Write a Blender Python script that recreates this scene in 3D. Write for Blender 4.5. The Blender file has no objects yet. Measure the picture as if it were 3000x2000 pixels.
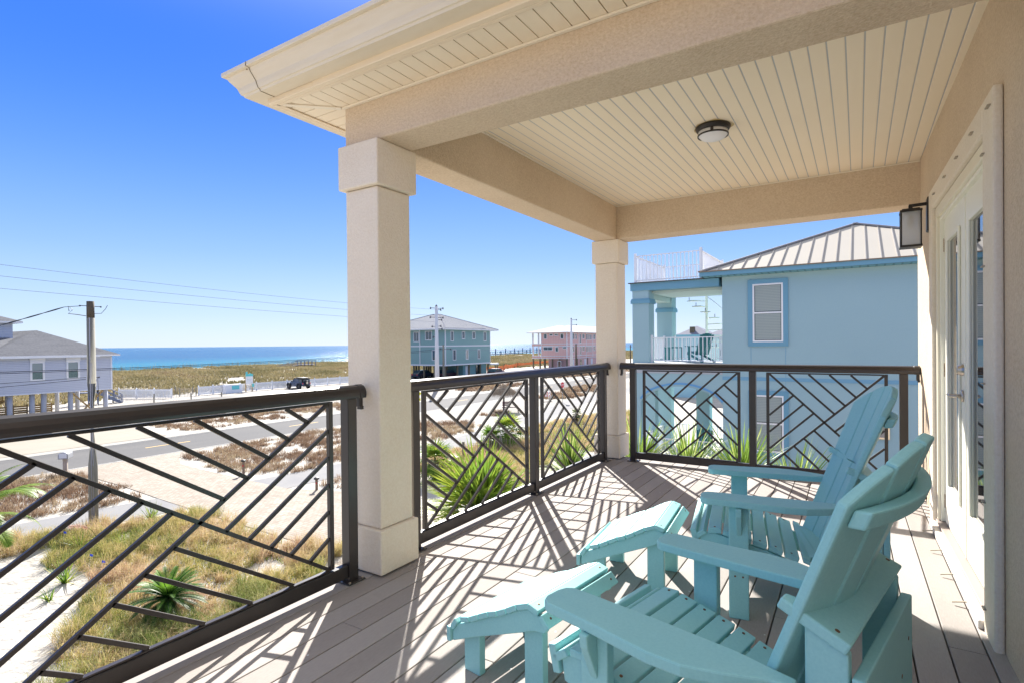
import bpy, bmesh, math, random
import numpy as np
from mathutils import Vector, Matrix
random.seed(7); np.random.seed(7)
R = math.radians
sc = bpy.context.scene
COL = sc.collection

# ------------------------------------------------------------------ camera
cam_d = bpy.data.cameras.new("camera"); cam = bpy.data.objects.new("camera", cam_d); COL.objects.link(cam)
yaw, pit, rol = R(-32.4712), R(-0.381), R(-0.5474)
F = Vector((math.sin(yaw), math.cos(yaw), 0)); RR = Vector((math.cos(yaw), -math.sin(yaw), 0)); U = Vector((0, 0, 1))
F2 = F*math.cos(pit) + U*math.sin(pit); U2 = -F*math.sin(pit) + U*math.cos(pit)
R3 = RR*math.cos(rol) + U2*math.sin(rol); U3 = -RR*math.sin(rol) + U2*math.cos(rol)
m = Matrix.Identity(4)
for i in range(3):
    m[i][0] = R3[i]; m[i][1] = U3[i]; m[i][2] = -F2[i]
m.translation = Vector((2.3653, 1.3695, 1.2922))
cam.matrix_world = m
cam_d.sensor_width = 36; cam_d.lens = 1603.57*36/3000
cam_d.shift_x = (1500-1493.117)/3000; cam_d.shift_y = (1017.73-1000)/3000
cam_d.clip_start = 0.02; cam_d.clip_end = 60000
sc.camera = cam
sc.cycles.use_denoising = True
sc.cycles.max_bounces = 8; sc.cycles.diffuse_bounces = 5; sc.cycles.transparent_max_bounces = 12
sc.cycles.sample_clamp_indirect = 6

# ------------------------------------------------------------------ sun, sky, exposure
EXPO = 1.75
SKYK = 1/(.15*2**EXPO)
SUN = Vector((-0.94, 1.22, 1.0)).normalized()
sl = bpy.data.lights.new("sun", 'SUN'); sl.energy = 4.4; sl.angle = R(0.53); sl.color = (1.0, 0.955, 0.88)
so = bpy.data.objects.new("sun", sl); COL.objects.link(so)
so.rotation_euler = (-SUN).to_track_quat('-Z', 'Y').to_euler(); so.location = (0, 0, 30)
world = bpy.data.worlds.new("World"); sc.world = world; world.use_nodes = True
nt = world.node_tree; nt.nodes.clear()
sky = nt.nodes.new('ShaderNodeTexSky'); sky.sky_type = 'NISHITA'; sky.sun_disc = False
sky.sun_elevation = math.asin(SUN.z); sky.sun_rotation = math.atan2(SUN.x, SUN.y)
sky.altitude = 0; sky.air_density = 1.0; sky.dust_density = 0.2; sky.ozone_density = 3.5
# clear deep-blue winter sky in view: Nishita, pulled towards set colours by height above the horizon
tcw = nt.nodes.new('ShaderNodeTexCoord'); spw = nt.nodes.new('ShaderNodeSeparateXYZ'); nt.links.new(tcw.outputs['Generated'], spw.inputs[0])
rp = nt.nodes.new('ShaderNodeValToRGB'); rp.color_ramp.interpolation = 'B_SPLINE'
stops = [(0.0, (.66, .80, 1.0)), (.05, (.56, .73, 1.0)), (.15, (.28, .52, 1.0)), (.28, (.10, .32, 1.0)), (.42, (.02, .19, .98)), (.55, (.05, .22, .92)), (.70, (1.7, 1.7, 1.65)), (1.0, (2.6, 2.45, 2.2))]  # top two stops: unseen sky above the view, made overbright to fill the porch
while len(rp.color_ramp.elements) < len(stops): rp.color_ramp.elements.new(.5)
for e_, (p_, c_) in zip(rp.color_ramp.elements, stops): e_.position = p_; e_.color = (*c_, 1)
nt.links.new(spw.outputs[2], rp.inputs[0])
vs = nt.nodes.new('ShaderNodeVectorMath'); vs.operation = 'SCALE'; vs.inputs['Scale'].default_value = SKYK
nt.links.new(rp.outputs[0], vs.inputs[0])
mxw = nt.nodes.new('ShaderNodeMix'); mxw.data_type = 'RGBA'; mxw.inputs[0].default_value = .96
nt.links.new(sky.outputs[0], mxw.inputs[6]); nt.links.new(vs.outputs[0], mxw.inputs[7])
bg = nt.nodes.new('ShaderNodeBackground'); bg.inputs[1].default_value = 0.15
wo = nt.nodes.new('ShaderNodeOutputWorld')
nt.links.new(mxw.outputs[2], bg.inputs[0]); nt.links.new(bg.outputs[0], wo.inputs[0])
sc.view_settings.view_transform = 'Standard'; sc.view_settings.look = 'None'
sc.view_settings.gamma = 1.0; sc.view_settings.exposure = EXPO

# ------------------------------------------------------------------ materials
def lin(c):
    return tuple(((v/255)/12.92 if v <= 10 else (((v/255)+.055)/1.055)**2.4) for v in c)
def mat(name, col, rough=.6, metal=0, spec=.5, n1=None, n2=None, bump=None, alpha=None, coat=0):
    """n1/n2 = (scale, amount, other colour[, stretch]) colour variation; bump = (scale, strength, distance[, stretch])"""
    M = bpy.data.materials.new(name); M.use_nodes = True
    t = M.node_tree; b = t.nodes['Principled BSDF']
    b.inputs['Base Color'].default_value = (*col, 1); b.inputs['Roughness'].default_value = rough
    b.inputs['Metallic'].default_value = metal; b.inputs['Specular IOR Level'].default_value = spec
    b.inputs['Coat Weight'].default_value = coat
    tc = t.nodes.new('ShaderNodeTexCoord'); src = None
    def coords(st):
        if st is None: return tc.outputs['Object']
        mp = t.nodes.new('ShaderNodeMapping'); mp.inputs['Scale'].default_value = st
        t.links.new(tc.outputs['Object'], mp.inputs[0]); return mp.outputs[0]
    for n in (n1, n2):
        if n is None: continue
        nz = t.nodes.new('ShaderNodeTexNoise'); nz.inputs['Scale'].default_value = n[0]; nz.inputs['Detail'].default_value = 5
        nz.inputs['Roughness'].default_value = .6
        t.links.new(coords(n[3] if len(n) > 3 else None), nz.inputs['Vector'])
        cr = t.nodes.new('ShaderNodeValToRGB'); cr.color_ramp.elements[0].position = n[4] if len(n) > 4 else .35
        cr.color_ramp.elements[1].position = n[5] if len(n) > 5 else .68
        cr.color_ramp.elements[0].color = (0, 0, 0, 1); cr.color_ramp.elements[1].color = (n[1],)*3+(1,)
        t.links.new(nz.outputs[0], cr.inputs[0])
        mx = t.nodes.new('ShaderNodeMix'); mx.data_type = 'RGBA'
        t.links.new(cr.outputs[0], mx.inputs[0])
        if src is None: mx.inputs[6].default_value = (*col, 1)
        else: t.links.new(src, mx.inputs[6])
        mx.inputs[7].default_value = (*n[2], 1); src = mx.outputs[2]
    if src is not None: t.links.new(src, b.inputs['Base Color'])
    if bump:
        nz = t.nodes.new('ShaderNodeTexNoise'); nz.inputs['Scale'].default_value = bump[0]; nz.inputs['Detail'].default_value = 6
        t.links.new(coords(bump[3] if len(bump) > 3 else None), nz.inputs['Vector'])
        bp = t.nodes.new('ShaderNodeBump'); bp.inputs['Strength'].default_value = bump[1]; bp.inputs['Distance'].default_value = bump[2]
        t.links.new(nz.outputs[0], bp.inputs['Height']); t.links.new(bp.outputs[0], b.inputs['Normal'])
    return M
def stripe(M, axis, period, width, dark, depth=.004):
    """lap siding / seams: real-colour joints every `period` metres along an object axis, plus bump"""
    t = M.node_tree; b = t.nodes['Principled BSDF']
    tc = t.nodes.new('ShaderNodeTexCoord'); sp = t.nodes.new('ShaderNodeSeparateXYZ'); t.links.new(tc.outputs['Object'], sp.inputs[0])
    dv = t.nodes.new('ShaderNodeMath'); dv.operation = 'DIVIDE'; dv.inputs[1].default_value = period
    t.links.new(sp.outputs[axis], dv.inputs[0])
    fr = t.nodes.new('ShaderNodeMath'); fr.operation = 'FRACT'; t.links.new(dv.outputs[0], fr.inputs[0])
    lt = t.nodes.new('ShaderNodeMath'); lt.operation = 'LESS_THAN'; lt.inputs[1].default_value = width/period
    t.links.new(fr.outputs[0], lt.inputs[0])
    bc = b.inputs['Base Color']; mx = t.nodes.new('ShaderNodeMix'); mx.data_type = 'RGBA'
    if bc.is_linked:
        s = bc.links[0].from_socket; t.links.new(s, mx.inputs[6])
    else: mx.inputs[6].default_value = bc.default_value
    mx.inputs[7].default_value = (*dark, 1); t.links.new(lt.outputs[0], mx.inputs[0]); t.links.new(mx.outputs[2], bc)
    bp = t.nodes.new('ShaderNodeBump'); bp.inputs['Strength'].default_value = .6; bp.inputs['Distance'].default_value = depth
    t.links.new(fr.outputs[0], bp.inputs['Height'])
    if b.inputs['Normal'].is_linked: t.links.new(b.inputs['Normal'].links[0].from_socket, bp.inputs['Normal'])
    t.links.new(bp.outputs[0], b.inputs['Normal'])
    return M
def glassmat(name, col=(.02, .03, .035), rough=.03):
    M = mat(name, col, rough, spec=.9, coat=.3); return M
MT = {}
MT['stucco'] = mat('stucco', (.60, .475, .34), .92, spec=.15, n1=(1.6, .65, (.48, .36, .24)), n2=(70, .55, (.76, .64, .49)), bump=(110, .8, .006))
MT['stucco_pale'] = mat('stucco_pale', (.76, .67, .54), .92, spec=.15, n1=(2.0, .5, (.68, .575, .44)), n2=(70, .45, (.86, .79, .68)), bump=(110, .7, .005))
MT['vinyl'] = mat('vinyl_cream', (.85, .745, .575), .55, spec=.3, n1=(1.2, .35, (.80, .68, .50)))
MT['seam'] = mat('vinyl_seam', (.20, .155, .09), .8)
MT['trim'] = mat('trim_cream', (.80, .72, .58), .45, spec=.4, n1=(3, .2, (.73, .64, .50)))
MT['gutter'] = mat('gutter_paint', (.70, .62, .49), .42, spec=.4, n1=(3, .45, (.62, .52, .36), (1, 4, 8)))
MT['deck'] = mat('deck_board', (.31, .282, .262), .8, spec=.15, n1=(1.4, .4, (.375, .345, .325), (6, .8, 1)), n2=(60, .5, (.255, .228, .212), (3, .5, 1)), bump=(140, .35, .0015, (3, .3, 1)))
MT['deck2'] = mat('deck_board_grey', (.35, .322, .302), .8, spec=.15, n1=(1.8, .4, (.295, .27, .252), (6, .8, 1)), n2=(60, .5, (.41, .38, .36), (3, .5, 1)), bump=(140, .35, .0015, (3, .3, 1)))
MT['black'] = mat('bronze_powdercoat', (.030, .024, .022), .32, spec=.5, n1=(40, .3, (.04, .033, .03)))
MT['iron'] = mat('lamp_bronze', (.018, .014, .012), .45, spec=.5)
MT['frost'] = mat('frosted_glass', (.78, .78, .80), .35, spec=.5, n1=(6, .15, (.68, .67, .66)))
MT['door'] = mat('door_paint', (.84, .82, .70), .38, spec=.4)
MT['steel'] = mat('satin_nickel', (.55, .50, .44), .28, metal=1)
MT['rust'] = mat('rusty_steel', (.33, .20, .10), .6, metal=.6, n1=(120, .8, (.55, .45, .33)))
MT['mirror'] = glassmat('door_glass', (.02, .025, .03), .02)
MT['mirror'].node_tree.nodes['Principled BSDF'].inputs['IOR'].default_value = 2.6
MT['teal'] = mat('turquoise_lumber', (.285, .60, .61), .48, spec=.35, n1=(2.5, .5, (.35, .66, .66)), n2=(120, .4, (.22, .51, .53), (1, 1, 1)), bump=(260, .12, .001))
MT['screw'] = mat('screw_head', (.20, .10, .05), .5, metal=.7)
MT['hole'] = mat('screw_recess', (.02, .05, .06), .7)
MT['white'] = mat('white_paint', (.78, .78, .78), .5)
MT['whitem'] = mat('white_metal', (.76, .77, .80), .4)

# ------------------------------------------------------------------ mesh helpers
class MB:
    def __init__(s): s.v = []; s.f = []; s.mi = []; s.m = 0
    def add(s, vs, fs):
        o = len(s.v); s.v += [tuple(v) for v in vs]; s.f += [tuple(i+o for i in f) for f in fs]; s.mi += [s.m]*len(fs); return s
    def box(s, x0, y0, z0, x1, y1, z1):
        if x0 > x1: x0, x1 = x1, x0
        if y0 > y1: y0, y1 = y1, y0
        if z0 > z1: z0, z1 = z1, z0
        return s.add([(x0,y0,z0),(x1,y0,z0),(x1,y1,z0),(x0,y1,z0),(x0,y0,z1),(x1,y0,z1),(x1,y1,z1),(x0,y1,z1)],
                     [(0,3,2,1),(4,5,6,7),(0,1,5,4),(1,2,6,5),(2,3,7,6),(3,0,4,7)])
    def bar(s, p, q, w, h, up=(0,0,1)):
        p = Vector(p); q = Vector(q); d = (q-p).normalized(); u = Vector(up); sx = d.cross(u)
        if sx.length < 1e-5: u = Vector((1,0,0)); sx = d.cross(u)
        sx.normalize(); uu = sx.cross(d).normalized(); a = sx*w/2; b = uu*h/2
        return s.add([p-a-b, p+a-b, p+a+b, p-a+b, q-a-b, q+a-b, q+a+b, q-a+b],
                     [(0,1,2,3),(7,6,5,4),(0,4,5,1),(1,5,6,2),(2,6,7,3),(3,7,4,0)])
    def prism(s, poly, ext):
        """poly: list of 3-D points (planar); ext: vector"""
        n = len(poly); e = Vector(ext); A = [Vector(p) for p in poly]; B = [p+e for p in A]
        fs = [tuple(range(n-1, -1, -1)), tuple(range(n, 2*n))]+[(i, (i+1) % n, n+(i+1) % n, n+i) for i in range(n)]
        return s.add(A+B, fs)
    def loft(s, rings, cap=True, closed=True):
        n = len(rings[0]); vs = [p for r in rings for p in r]; fs = []
        for k in range(len(rings)-1):
            for i in range(n if closed else n-1):
                j = (i+1) % n; fs.append((k*n+i, k*n+j, (k+1)*n+j, (k+1)*n+i))
        if cap and closed: fs += [tuple(range(n-1, -1, -1)), tuple(range((len(rings)-1)*n, len(rings)*n))]
        return s.add(vs, fs)
    def tube(s, pts, r, n=8, cap=True):
        pts = [Vector(p) for p in pts]; rings = []
        for i, p in enumerate(pts):
            d = (pts[min(i+1, len(pts)-1)]-pts[max(i-1, 0)]).normalized()
            a = d.cross(Vector((0,0,1)))
            if a.length < 1e-3: a = d.cross(Vector((1,0,0)))
            a.normalize(); b = a.cross(d).normalized(); rr = r[i] if isinstance(r, (list, tuple)) else r
            rings.append([p+a*math.cos(2*math.pi*k/n)*rr+b*math.sin(2*math.pi*k/n)*rr for k in range(n)])
        return s.loft(rings, cap)
    def lathe(s, c, prof, n=24):
        """prof: (radius, z) pairs around vertical axis at c"""
        rings = [[(c[0]+r*math.cos(2*math.pi*k/n), c[1]+r*math.sin(2*math.pi*k/n), c[2]+z) for k in range(n)] for r, z in prof]
        return s.loft(rings)
    def build(s, name, mat_, parent=None, bevel=0, smooth=False, seg=2, fn=None):
        me = bpy.data.meshes.new(name)
        vs = s.v if fn is None else [tuple(fn(Vector(v))) for v in s.v]
        me.from_pydata(vs, [], s.f); me.update()
        mats = mat_ if isinstance(mat_, (list, tuple)) else [mat_]
        for M in mats: me.materials.append(M)
        if len(mats) > 1: me.polygons.foreach_set('material_index', s.mi)
        bm = bmesh.new(); bm.from_mesh(me); bmesh.ops.recalc_face_normals(bm, faces=bm.faces); bm.to_mesh(me); bm.free()
        if smooth: me.polygons.foreach_set('use_smooth', [True]*len(me.polygons)); 
        o = bpy.data.objects.new(name, me); COL.objects.link(o)
        if parent is not None: o.parent = parent
        if bevel:
            bv = o.modifiers.new('bevel', 'BEVEL'); bv.width = bevel; bv.segments = seg; bv.limit_method = 'ANGLE'; bv.angle_limit = R(35)
        return o
def tag(o, label=None, cat=None, group=None, kind=None):
    if label: o['label'] = label
    if cat: o['category'] = cat
    if group: o['group'] = group
    if kind: o['kind'] = kind
    return o
def thing(name, label, cat, loc=(0,0,0), rz=0, group=None):
    o = bpy.data.objects.new(name, None); COL.objects.link(o); o.location = loc; o.rotation_euler = (0,0,rz)
    o.empty_display_size = .1
    return tag(o, label, cat, group)
def structure(o): o['kind'] = 'structure'; return o
def copy_tree(o, parent=None):
    c = o.copy(); COL.objects.link(c)
    if parent is not None: c.parent = parent
    for ch in list(o.children): copy_tree(ch, c)
    return c
# ================================================================== the balcony we stand on
XO, XI, Y1, Y2, ZB, ZC, ZS = -.149, .110, 3.557, 7.147, 2.439, 2.804, 2.671
CW = XI-XO; Y1B = Y1+CW; Y2B = Y2+CW
XWALL = 2.889
def wall_fn(v):   # the door wall runs a little out of square
    return Vector((v.x-.0206*(v.y-3.5), v.y, v.z))
def deck_fn(v):
    return Vector((v.x-.0048*v.x*(v.y-3.5), v.y, v.z))
# deck boards
mb = MB(); x = -.20; k = 0; bw = .1315; bounds = []
while x < 2.95:
    x1 = x+bw-.006
    if x1 > 2.95: x1 = 2.95
    y0 = -1.5
    while y0 < 7.33:
        ln = 4.9 if y0 > -1.5 else 2.0+((k*1.7) % 4.2)
        yy = min(y0+ln, 7.33)
        mb.m = k % 2; mb.box(x, y0, -.028, x1, yy-.003, 0); y0 = yy; 
    x += bw; k += 1
deck = structure(mb.build('deck', [MT['deck'], MT['deck2']], None, bevel=.003, fn=deck_fn))
mb = MB()
rng = random.Random(5)
mb.box(-.17, -1.45, -.30, 2.93, 7.30, -.04)
structure(mb.build('deck_frame', mat('deck_joist', (.12, .10, .08), .9)))
# spots, scuffs of dried paint on the boards
mb = MB()
for i in range(150):
    x = rng.uniform(.3, 2.5); y = rng.uniform(2.2, 6.4); r = rng.uniform(.0022, .006)
    mb.add([(x+r*math.cos(a*math.pi/3), y+r*math.sin(a*math.pi/3), .0008) for a in range(6)], [tuple(range(6))])
spots = tag(mb.build('paint_spots', mat('paint_spot', (.6, .62, .62), .7)), 'tiny pale paint droplets scattered over the grey brown deck boards', 'paint drops', kind='stuff')

house = thing('beach_house', 'tan stucco beach house with the covered balcony, beams, soffit and glass doors we look along', 'house')
# columns
def column(y0, name='column'):
    b = MB(); b.box(XO, y0, .262, XI, y0+CW, 2.182)
    c = b.build('column', MT['stucco_pale'], house, bevel=.008)
    b = MB(); e = .030; b.box(XO-e, y0-e, 2.185, XI+e, y0+CW+e, ZB-.002); b.build('capital', MT['stucco_pale'], c, bevel=.008)
    b = MB(); e = .024; b.box(XO-e, y0-e, .012, XI+e, y0+CW+e, .2606); b.build('plinth', MT['stucco_pale'], c, bevel=.008)
    return c
column(Y1); column(Y2)
# beams
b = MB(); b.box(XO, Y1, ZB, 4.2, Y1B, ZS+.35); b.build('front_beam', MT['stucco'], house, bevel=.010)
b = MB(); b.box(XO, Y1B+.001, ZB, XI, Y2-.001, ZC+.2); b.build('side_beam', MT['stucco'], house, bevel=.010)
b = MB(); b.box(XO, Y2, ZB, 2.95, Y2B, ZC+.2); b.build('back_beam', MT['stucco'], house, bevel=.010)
# ceiling: boards with real grooves
b = MB(); b.m = 1; b.box(XI+.002, Y1B+.002, ZC+.012, 2.96, Y2-.002, ZC+.03); b.m = 0
x = .159
b.box(XI+.002, Y1B+.002, ZC+.001, x-.006, Y2-.002, ZC+.010)
while x < 2.9:
    b.box(x+.003, Y1B+.002, ZC, min(x+.0831-.004, 2.93), Y2-.002, ZC+.010); x += .0831
b.build('ceiling', [MT['vinyl'], MT['seam']], house, bevel=.0015, seg=1)
b = MB(); b.box(XI+.004, Y2-.020, ZC-.010, 2.83, Y2-.001, ZC-.001); b.box(XI+.001, Y1B+.01, ZC-.010, XI+.022, Y2-.021, ZC-.001)
b.build('ceiling_trim', MT['trim'], house, bevel=.002)
# soffit outside the front beam and round the corner
FX, FY = -.427, 3.300
b = MB(); b.m = 1; b.box(FX, FY, ZS+.012, 4.2, Y1-.001, ZS+.02); b.box(FX, Y1, ZS+.012, XO-.001, 7.6, ZS+.02); b.m = 0
x = .159-.0831*8
while x < 4.1:
    xa, xb = x+.0025, x+.0806
    # clip to the hip line from (FX,FY) to (XO,Y1)
    def hip(xx): return FY+(min(max(xx, FX), XO)-FX)*(Y1-FY)/(XO-FX)
    ya, yb_ = hip(xa), hip(xb)
    if xb > FX:
        xa = max(xa, FX)
        if xa < XO: b.prism([(xa, FY, ZS), (xb, FY, ZS), (xb, hip(xb)-.004, ZS), (xa, hip(xa)-.004, ZS)], (0, 0, .010))
        else: b.box(xa, FY, ZS, xb, Y1-.001, ZS+.010)
    x += .0831
y = FY
while y < 7.5:
    ya, yb_ = y+.0025, y+.0806
    def hx(yy): return FX+(min(max(yy, FY), Y1)-FY)*(XO-FX)/(Y1-FY)
    b.prism([(FX, ya, ZS), (hx(ya)-.004, ya, ZS), (hx(yb_)-.004, yb_, ZS), (FX, yb_, ZS)], (0, 0, .010)); y += .0831
sof = b.build('soffit', [MT['vinyl'], MT['seam']], house, bevel=.001, seg=1)
b = MB(); b.box(XO-.0, Y1-.020, ZS-.012, 4.2, Y1-.001, ZS-.001); b.prism([(FX+.01, FY-.012, ZS-.007), (FX-.012, FY+.01, ZS-.007), (XO-.03, Y1+.0, ZS-.007), (XO-.001, Y1-.022, ZS-.007)], (0, 0, .006))
b.build('soffit_trim', MT['trim'], sof, bevel=.002)
# fascia boards (round-over profile) with a joint
def fascia(p, q, out):
    b = MB(); p = Vector(p); q = Vector(q); out = Vector(out)
    prof = [(0, -.006), (.034, -.006), (.034, 0), (.046, .012), (.050, .035), (.050, .16), (0, .16)]
    prof = [(-.020, -.008), (-.020, -.002), (0, -.002)]+[(.022, .0), (.030, .010), (.032, .03), (.032, .16), (-.0, .16)][0:]
    ring = lambda c: [c-out*(-a) + Vector((0, 0, z)) for a, z in prof]
    b.loft([ring(p), ring(q)]); return b
b = MB(); b.box(FX-.030, FY-.030, ZS-.010, -.068, FY-.001, ZS+.16); b.box(-.067, FY-.033, ZS-.013, 4.2, FY-.001, ZS+.16)
b.box(FX-.001, FY, ZS-.010, FX+.024, 7.6, ZS-.002); b.box(-.42, FY-.0, ZS-.010, -.068, FY+.024, ZS-.002); b.box(-.067, FY-.0, ZS-.013, 4.2, FY+.024, ZS-.004)
b.box(FX-.030, FY, ZS-.010, FX-.002, 7.6, ZS+.16)
b.build('fascia', mat('fascia_paint', (.78, .66, .49), .5, n1=(3, .3, (.70, .58, .42))), house, bevel=.007, seg=3)
# ogee gutter swept round the corner
prof = [(0, .135), (0, .010), (.085, .010), (.090, .020), (.098, .022), (.106, .038), (.112, .055), (.128, .075), (.142, .092), (.150, .108), (.150, .112), (.168, .112), (.170, .116), (.170, .134), (.166, .138), (.160, .138), (.160, .118), (.140, .118)]
b = MB(); rings = []
for (cx, cy, dx, dy) in ((4.2, FY-.033, 0, -1), (-.25, FY-.033, 0, -1), (FX-.030, FY-.031, -1, -1), (FX-.030, 7.6, -1, 0)):
    rings.append([(cx+dx*a, cy+dy*a, ZS+z+.008) for a, z in prof])
b.loft(rings, cap=False, closed=False)
g = b.build('gutter', MT['gutter'], house, smooth=False)
sd = g.modifiers.new('solid', 'SOLIDIFY'); sd.thickness = .002
b = MB()   # the dark joint line of the corner piece, and its rivet
for i in range(2, 13):
    a0, z0 = prof[i]; a1, z1 = prof[i+1]; b.bar((-.39, FY-.033-a0-.0012, ZS+z0+.008), (-.39, FY-.033-a1-.0012, ZS+z1+.008), .003, .002, up=(1, 0, 0))
b.bar((-.39, FY-.034, ZS+.0165), (-.39, FY-.033-.085, ZS+.0165), .003, .002)
b.build('gutter_joint', MT['seam'], g)
b = MB(); b.lathe((-.40, FY-.19, ZS+.108), [(.004, -.003), (.004, .003)], 8); b.build('rivet', MT['rust'], g)
# roof slab over the porch (keeps the sun out)
b = MB(); b.prism([(-.60, 3.09, 2.80), (4.3, 3.09, 2.80), (4.3, 8.0, 3.9), (1.8, 8.0, 3.9), (-.60, 5.0, 3.0)], (0, 0, .05))
b = MB(); b.add([(-.52, 3.20, ZS+.135), (4.4, 3.20, ZS+.135), (-.52, 7.9, ZS+.135), (4.4, 7.9, ZS+.135), (2.2, 5.4, 3.75), (4.4, 5.4, 3.75)],
                [(0, 1, 5, 4), (2, 0, 4), (3, 2, 4, 5), (1, 3, 5), (0, 2, 3, 1)])
b.build('roof', mat('roof_sheet', (.45, .45, .46), .5), house)
# door wall
WZ0, WZ1 = -.30, ZC+.2
DY0, DY1, DZ0, DZ1 = 4.545, 6.160, .03, 2.20
b = MB(); b.box(XWALL, -2.0, WZ0, XWALL+.22, DY0, WZ1); b.box(XWALL, DY1, WZ0, XWALL+.22, 7.33, WZ1); b.box(XWALL, DY0, DZ1, XWALL+.22, DY1, WZ1); b.box(XWALL, DY0, WZ0, XWALL+.22, DY1, DZ0)
b.box(XWALL+.22, 6.6, -4.7, 9.5, 7.30, ZC+.2)
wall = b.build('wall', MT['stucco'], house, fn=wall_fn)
b = MB(); t = .035; OY0, OY1, OZ = 4.340, 6.300, 2.338
b.box(XWALL-t, OY0, -.02, XWALL-.001, DY0, OZ); b.box(XWALL-t, DY1, -.02, XWALL-.001, OY1, OZ); b.box(XWALL-t, DY0+.0005, DZ1, XWALL-.001, DY1-.0005, OZ)
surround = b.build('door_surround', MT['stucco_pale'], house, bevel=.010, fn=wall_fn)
b = MB(); b.box(XWALL-.055, DY0+.001, .0, XWALL+.0, DY1-.001, .040); b.build('sill', mat('sill_stucco', (.72, .68, .62), .9, n1=(9, .5, (.55, .44, .34), (1, .4, 1))), house, bevel=.006, fn=wall_fn)
b = MB(); b.box(XWALL-.02, DY0+.002, .041, XWALL+.05, DY1-.002, .058); b.build('threshold', mat('threshold_metal', (.33, .27, .24), .5, metal=.4), house, bevel=.003, fn=wall_fn)
# little wire clips along the surround
cl = MT['rust']
cs = [(6.40, z) for z in (.06, .366, .743, 1.105, 1.475, 1.847, 2.198)]
for y in (6.0, 5.55, 5.15, 4.75, 4.4):
    cs.append((y, None))
mbc = []
clipmat = mat('clip_plastic', (.34, .29, .22), .5)
for y, z in cs:
    b = MB()
    if z is None: b.bar((XWALL-t-.012, y, 2.268), (XWALL-t+.001, y, 2.268), .05, .005, up=(0, 0, 1))
    else: b.bar((XWALL-.010, OY1-.004, z), (XWALL-.010, OY1+.030, z), .012, .005)
    b.build('clip', clipmat, surround, fn=wall_fn)
for z in (.11, .58, 1.10, 1.61, 2.10):
    b = MB(); b.bar((XWALL-t-.004, DY0-.01, z), (XWALL-t-.004, DY0+.09-.14, z), .012, .006); b.build('clip', clipmat, surround, fn=wall_fn)
for y in (5.95, 5.55, 5.15, 4.78):
    b = MB(); b.bar((XWALL-.058, y, .025), (XWALL-.115, y, .012), .008, .005); b.build('clip', clipmat, surround, fn=wall_fn)
# frame and doors
PX = XWALL+.027
frm = MB(); frm.box(XWALL-.012, DY1-.055, .058, XWALL+.12, DY1-.001, DZ1-.001); frm.box(XWALL-.012, DY0+.001, .058, XWALL+.12, DY0+.055, DZ1-.001)
frm.box(XWALL-.012, DY0+.0555, DZ1-.075, XWALL+.12, DY1-.0555, DZ1-.001)
frame = frm.build('door_frame', mat('frame_cream', (.80, .74, .58), .4, spec=.4), house, bevel=.006, fn=wall_fn)
frm = MB()
for dx, w in ((.004, .020), (.016, .012)):
    frm.box(XWALL+dx, DY1-.055-w, .060, XWALL+.11, DY1-.0551, DZ1-.076); frm.box(XWALL+dx, DY0+.0558, DZ1-.0755-w, XWALL+.11, DY1-.056-w, DZ1-.0752)
frm.build('stop_moulding', MT['door'], frame, bevel=.003, fn=wall_fn)
def door(ya, yb, glass, hinge):
    w = MB(); gz0, gz1 = .34, 1.93; gy0, gy1 = glass; zt = DZ1-.095
    w.box(PX, ya, .062, PX+.045, gy0, zt); w.box(PX, gy1, .062, PX+.045, yb, zt); w.box(PX, gy0, .062, PX+.045, gy1, gz0); w.box(PX, gy0, gz1, PX+.045, gy1, zt)
    d = w.build('door', MT['door'], house, bevel=.002, fn=wall_fn)
    f = MB(); q = .028
    for (a, b_, c, e_) in ((gy0-q, gy0, gz0-q, gz1+q), (gy1, gy1+q, gz0-q, gz1+q), (gy0, gy1, gz0-q, gz0), (gy0, gy1, gz1, gz1+q)):
        f.box(PX-.013, a, c, PX-.0005, b_, e_)
    f.build('glass_moulding', MT['door'], d, bevel=.005, seg=3, fn=wall_fn)
    gl = MB(); gl.box(PX+.006, gy0+.001, gz0+.001, PX+.016, gy1-.001, gz1-.001); gl.build('glass_pane', MT['mirror'], d, fn=wall_fn)
    if hinge:
        for z in (.20, 1.09, 1.93):
            h = MB(); h.tube([Vector((PX-.012, yb+.012, z-.045)), Vector((PX-.012, yb+.012, z+.045))], .008, 8); h.box(PX-.006, yb-.002, z-.045, PX-.0015, yb+.020, z+.045)
            h.build('hinge', MT['rust'], d, fn=wall_fn)
        h = MB(); ly = ya+.075; lz = .968
        h.loft([[Vector((PX-dx, ly+r*math.cos(a*math.pi/8), lz+r*math.sin(a*math.pi/8))) for a in range(16)] for dx, r in ((.001, .034), (.008, .034), (.012, .026))])
        h.tube([Vector((PX-.008, ly, lz)), Vector((PX-.045, ly, lz)), Vector((PX-.058, ly+.012, lz))], .010, 10)
        h.tube([Vector((PX-.055, ly, lz)), Vector((PX-.058, ly+.03, lz)), Vector((PX-.055, ly+.115, lz-.002))], [.010, .009, .008], 10)
        h.build('lever_handle', MT['steel'], d, smooth=True, fn=wall_fn)
        h = MB(); lz = 1.118
        h.loft([[Vector((PX-dx, ly+r*math.cos(a*math.pi/8), lz+r*math.sin(a*math.pi/8))) for a in range(16)] for dx, r in ((.001, .034), (.010, .032), (.026, .022), (.028, .018))])
        h.build('deadbolt', MT['steel'], d, fn=wall_fn)
    return d
door(5.358, 6.085, (5.52, 5.905), True)
door(4.620, 5.351, (4.80, 5.185), False)
mb = MB(); mb.box(XWALL+.30, 4.2, -.02, XWALL+.34, 6.5, 2.3); mb.build('room_curtain', mat('room_dark', (.10, .10, .10), .9), house, fn=wall_fn)
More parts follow.
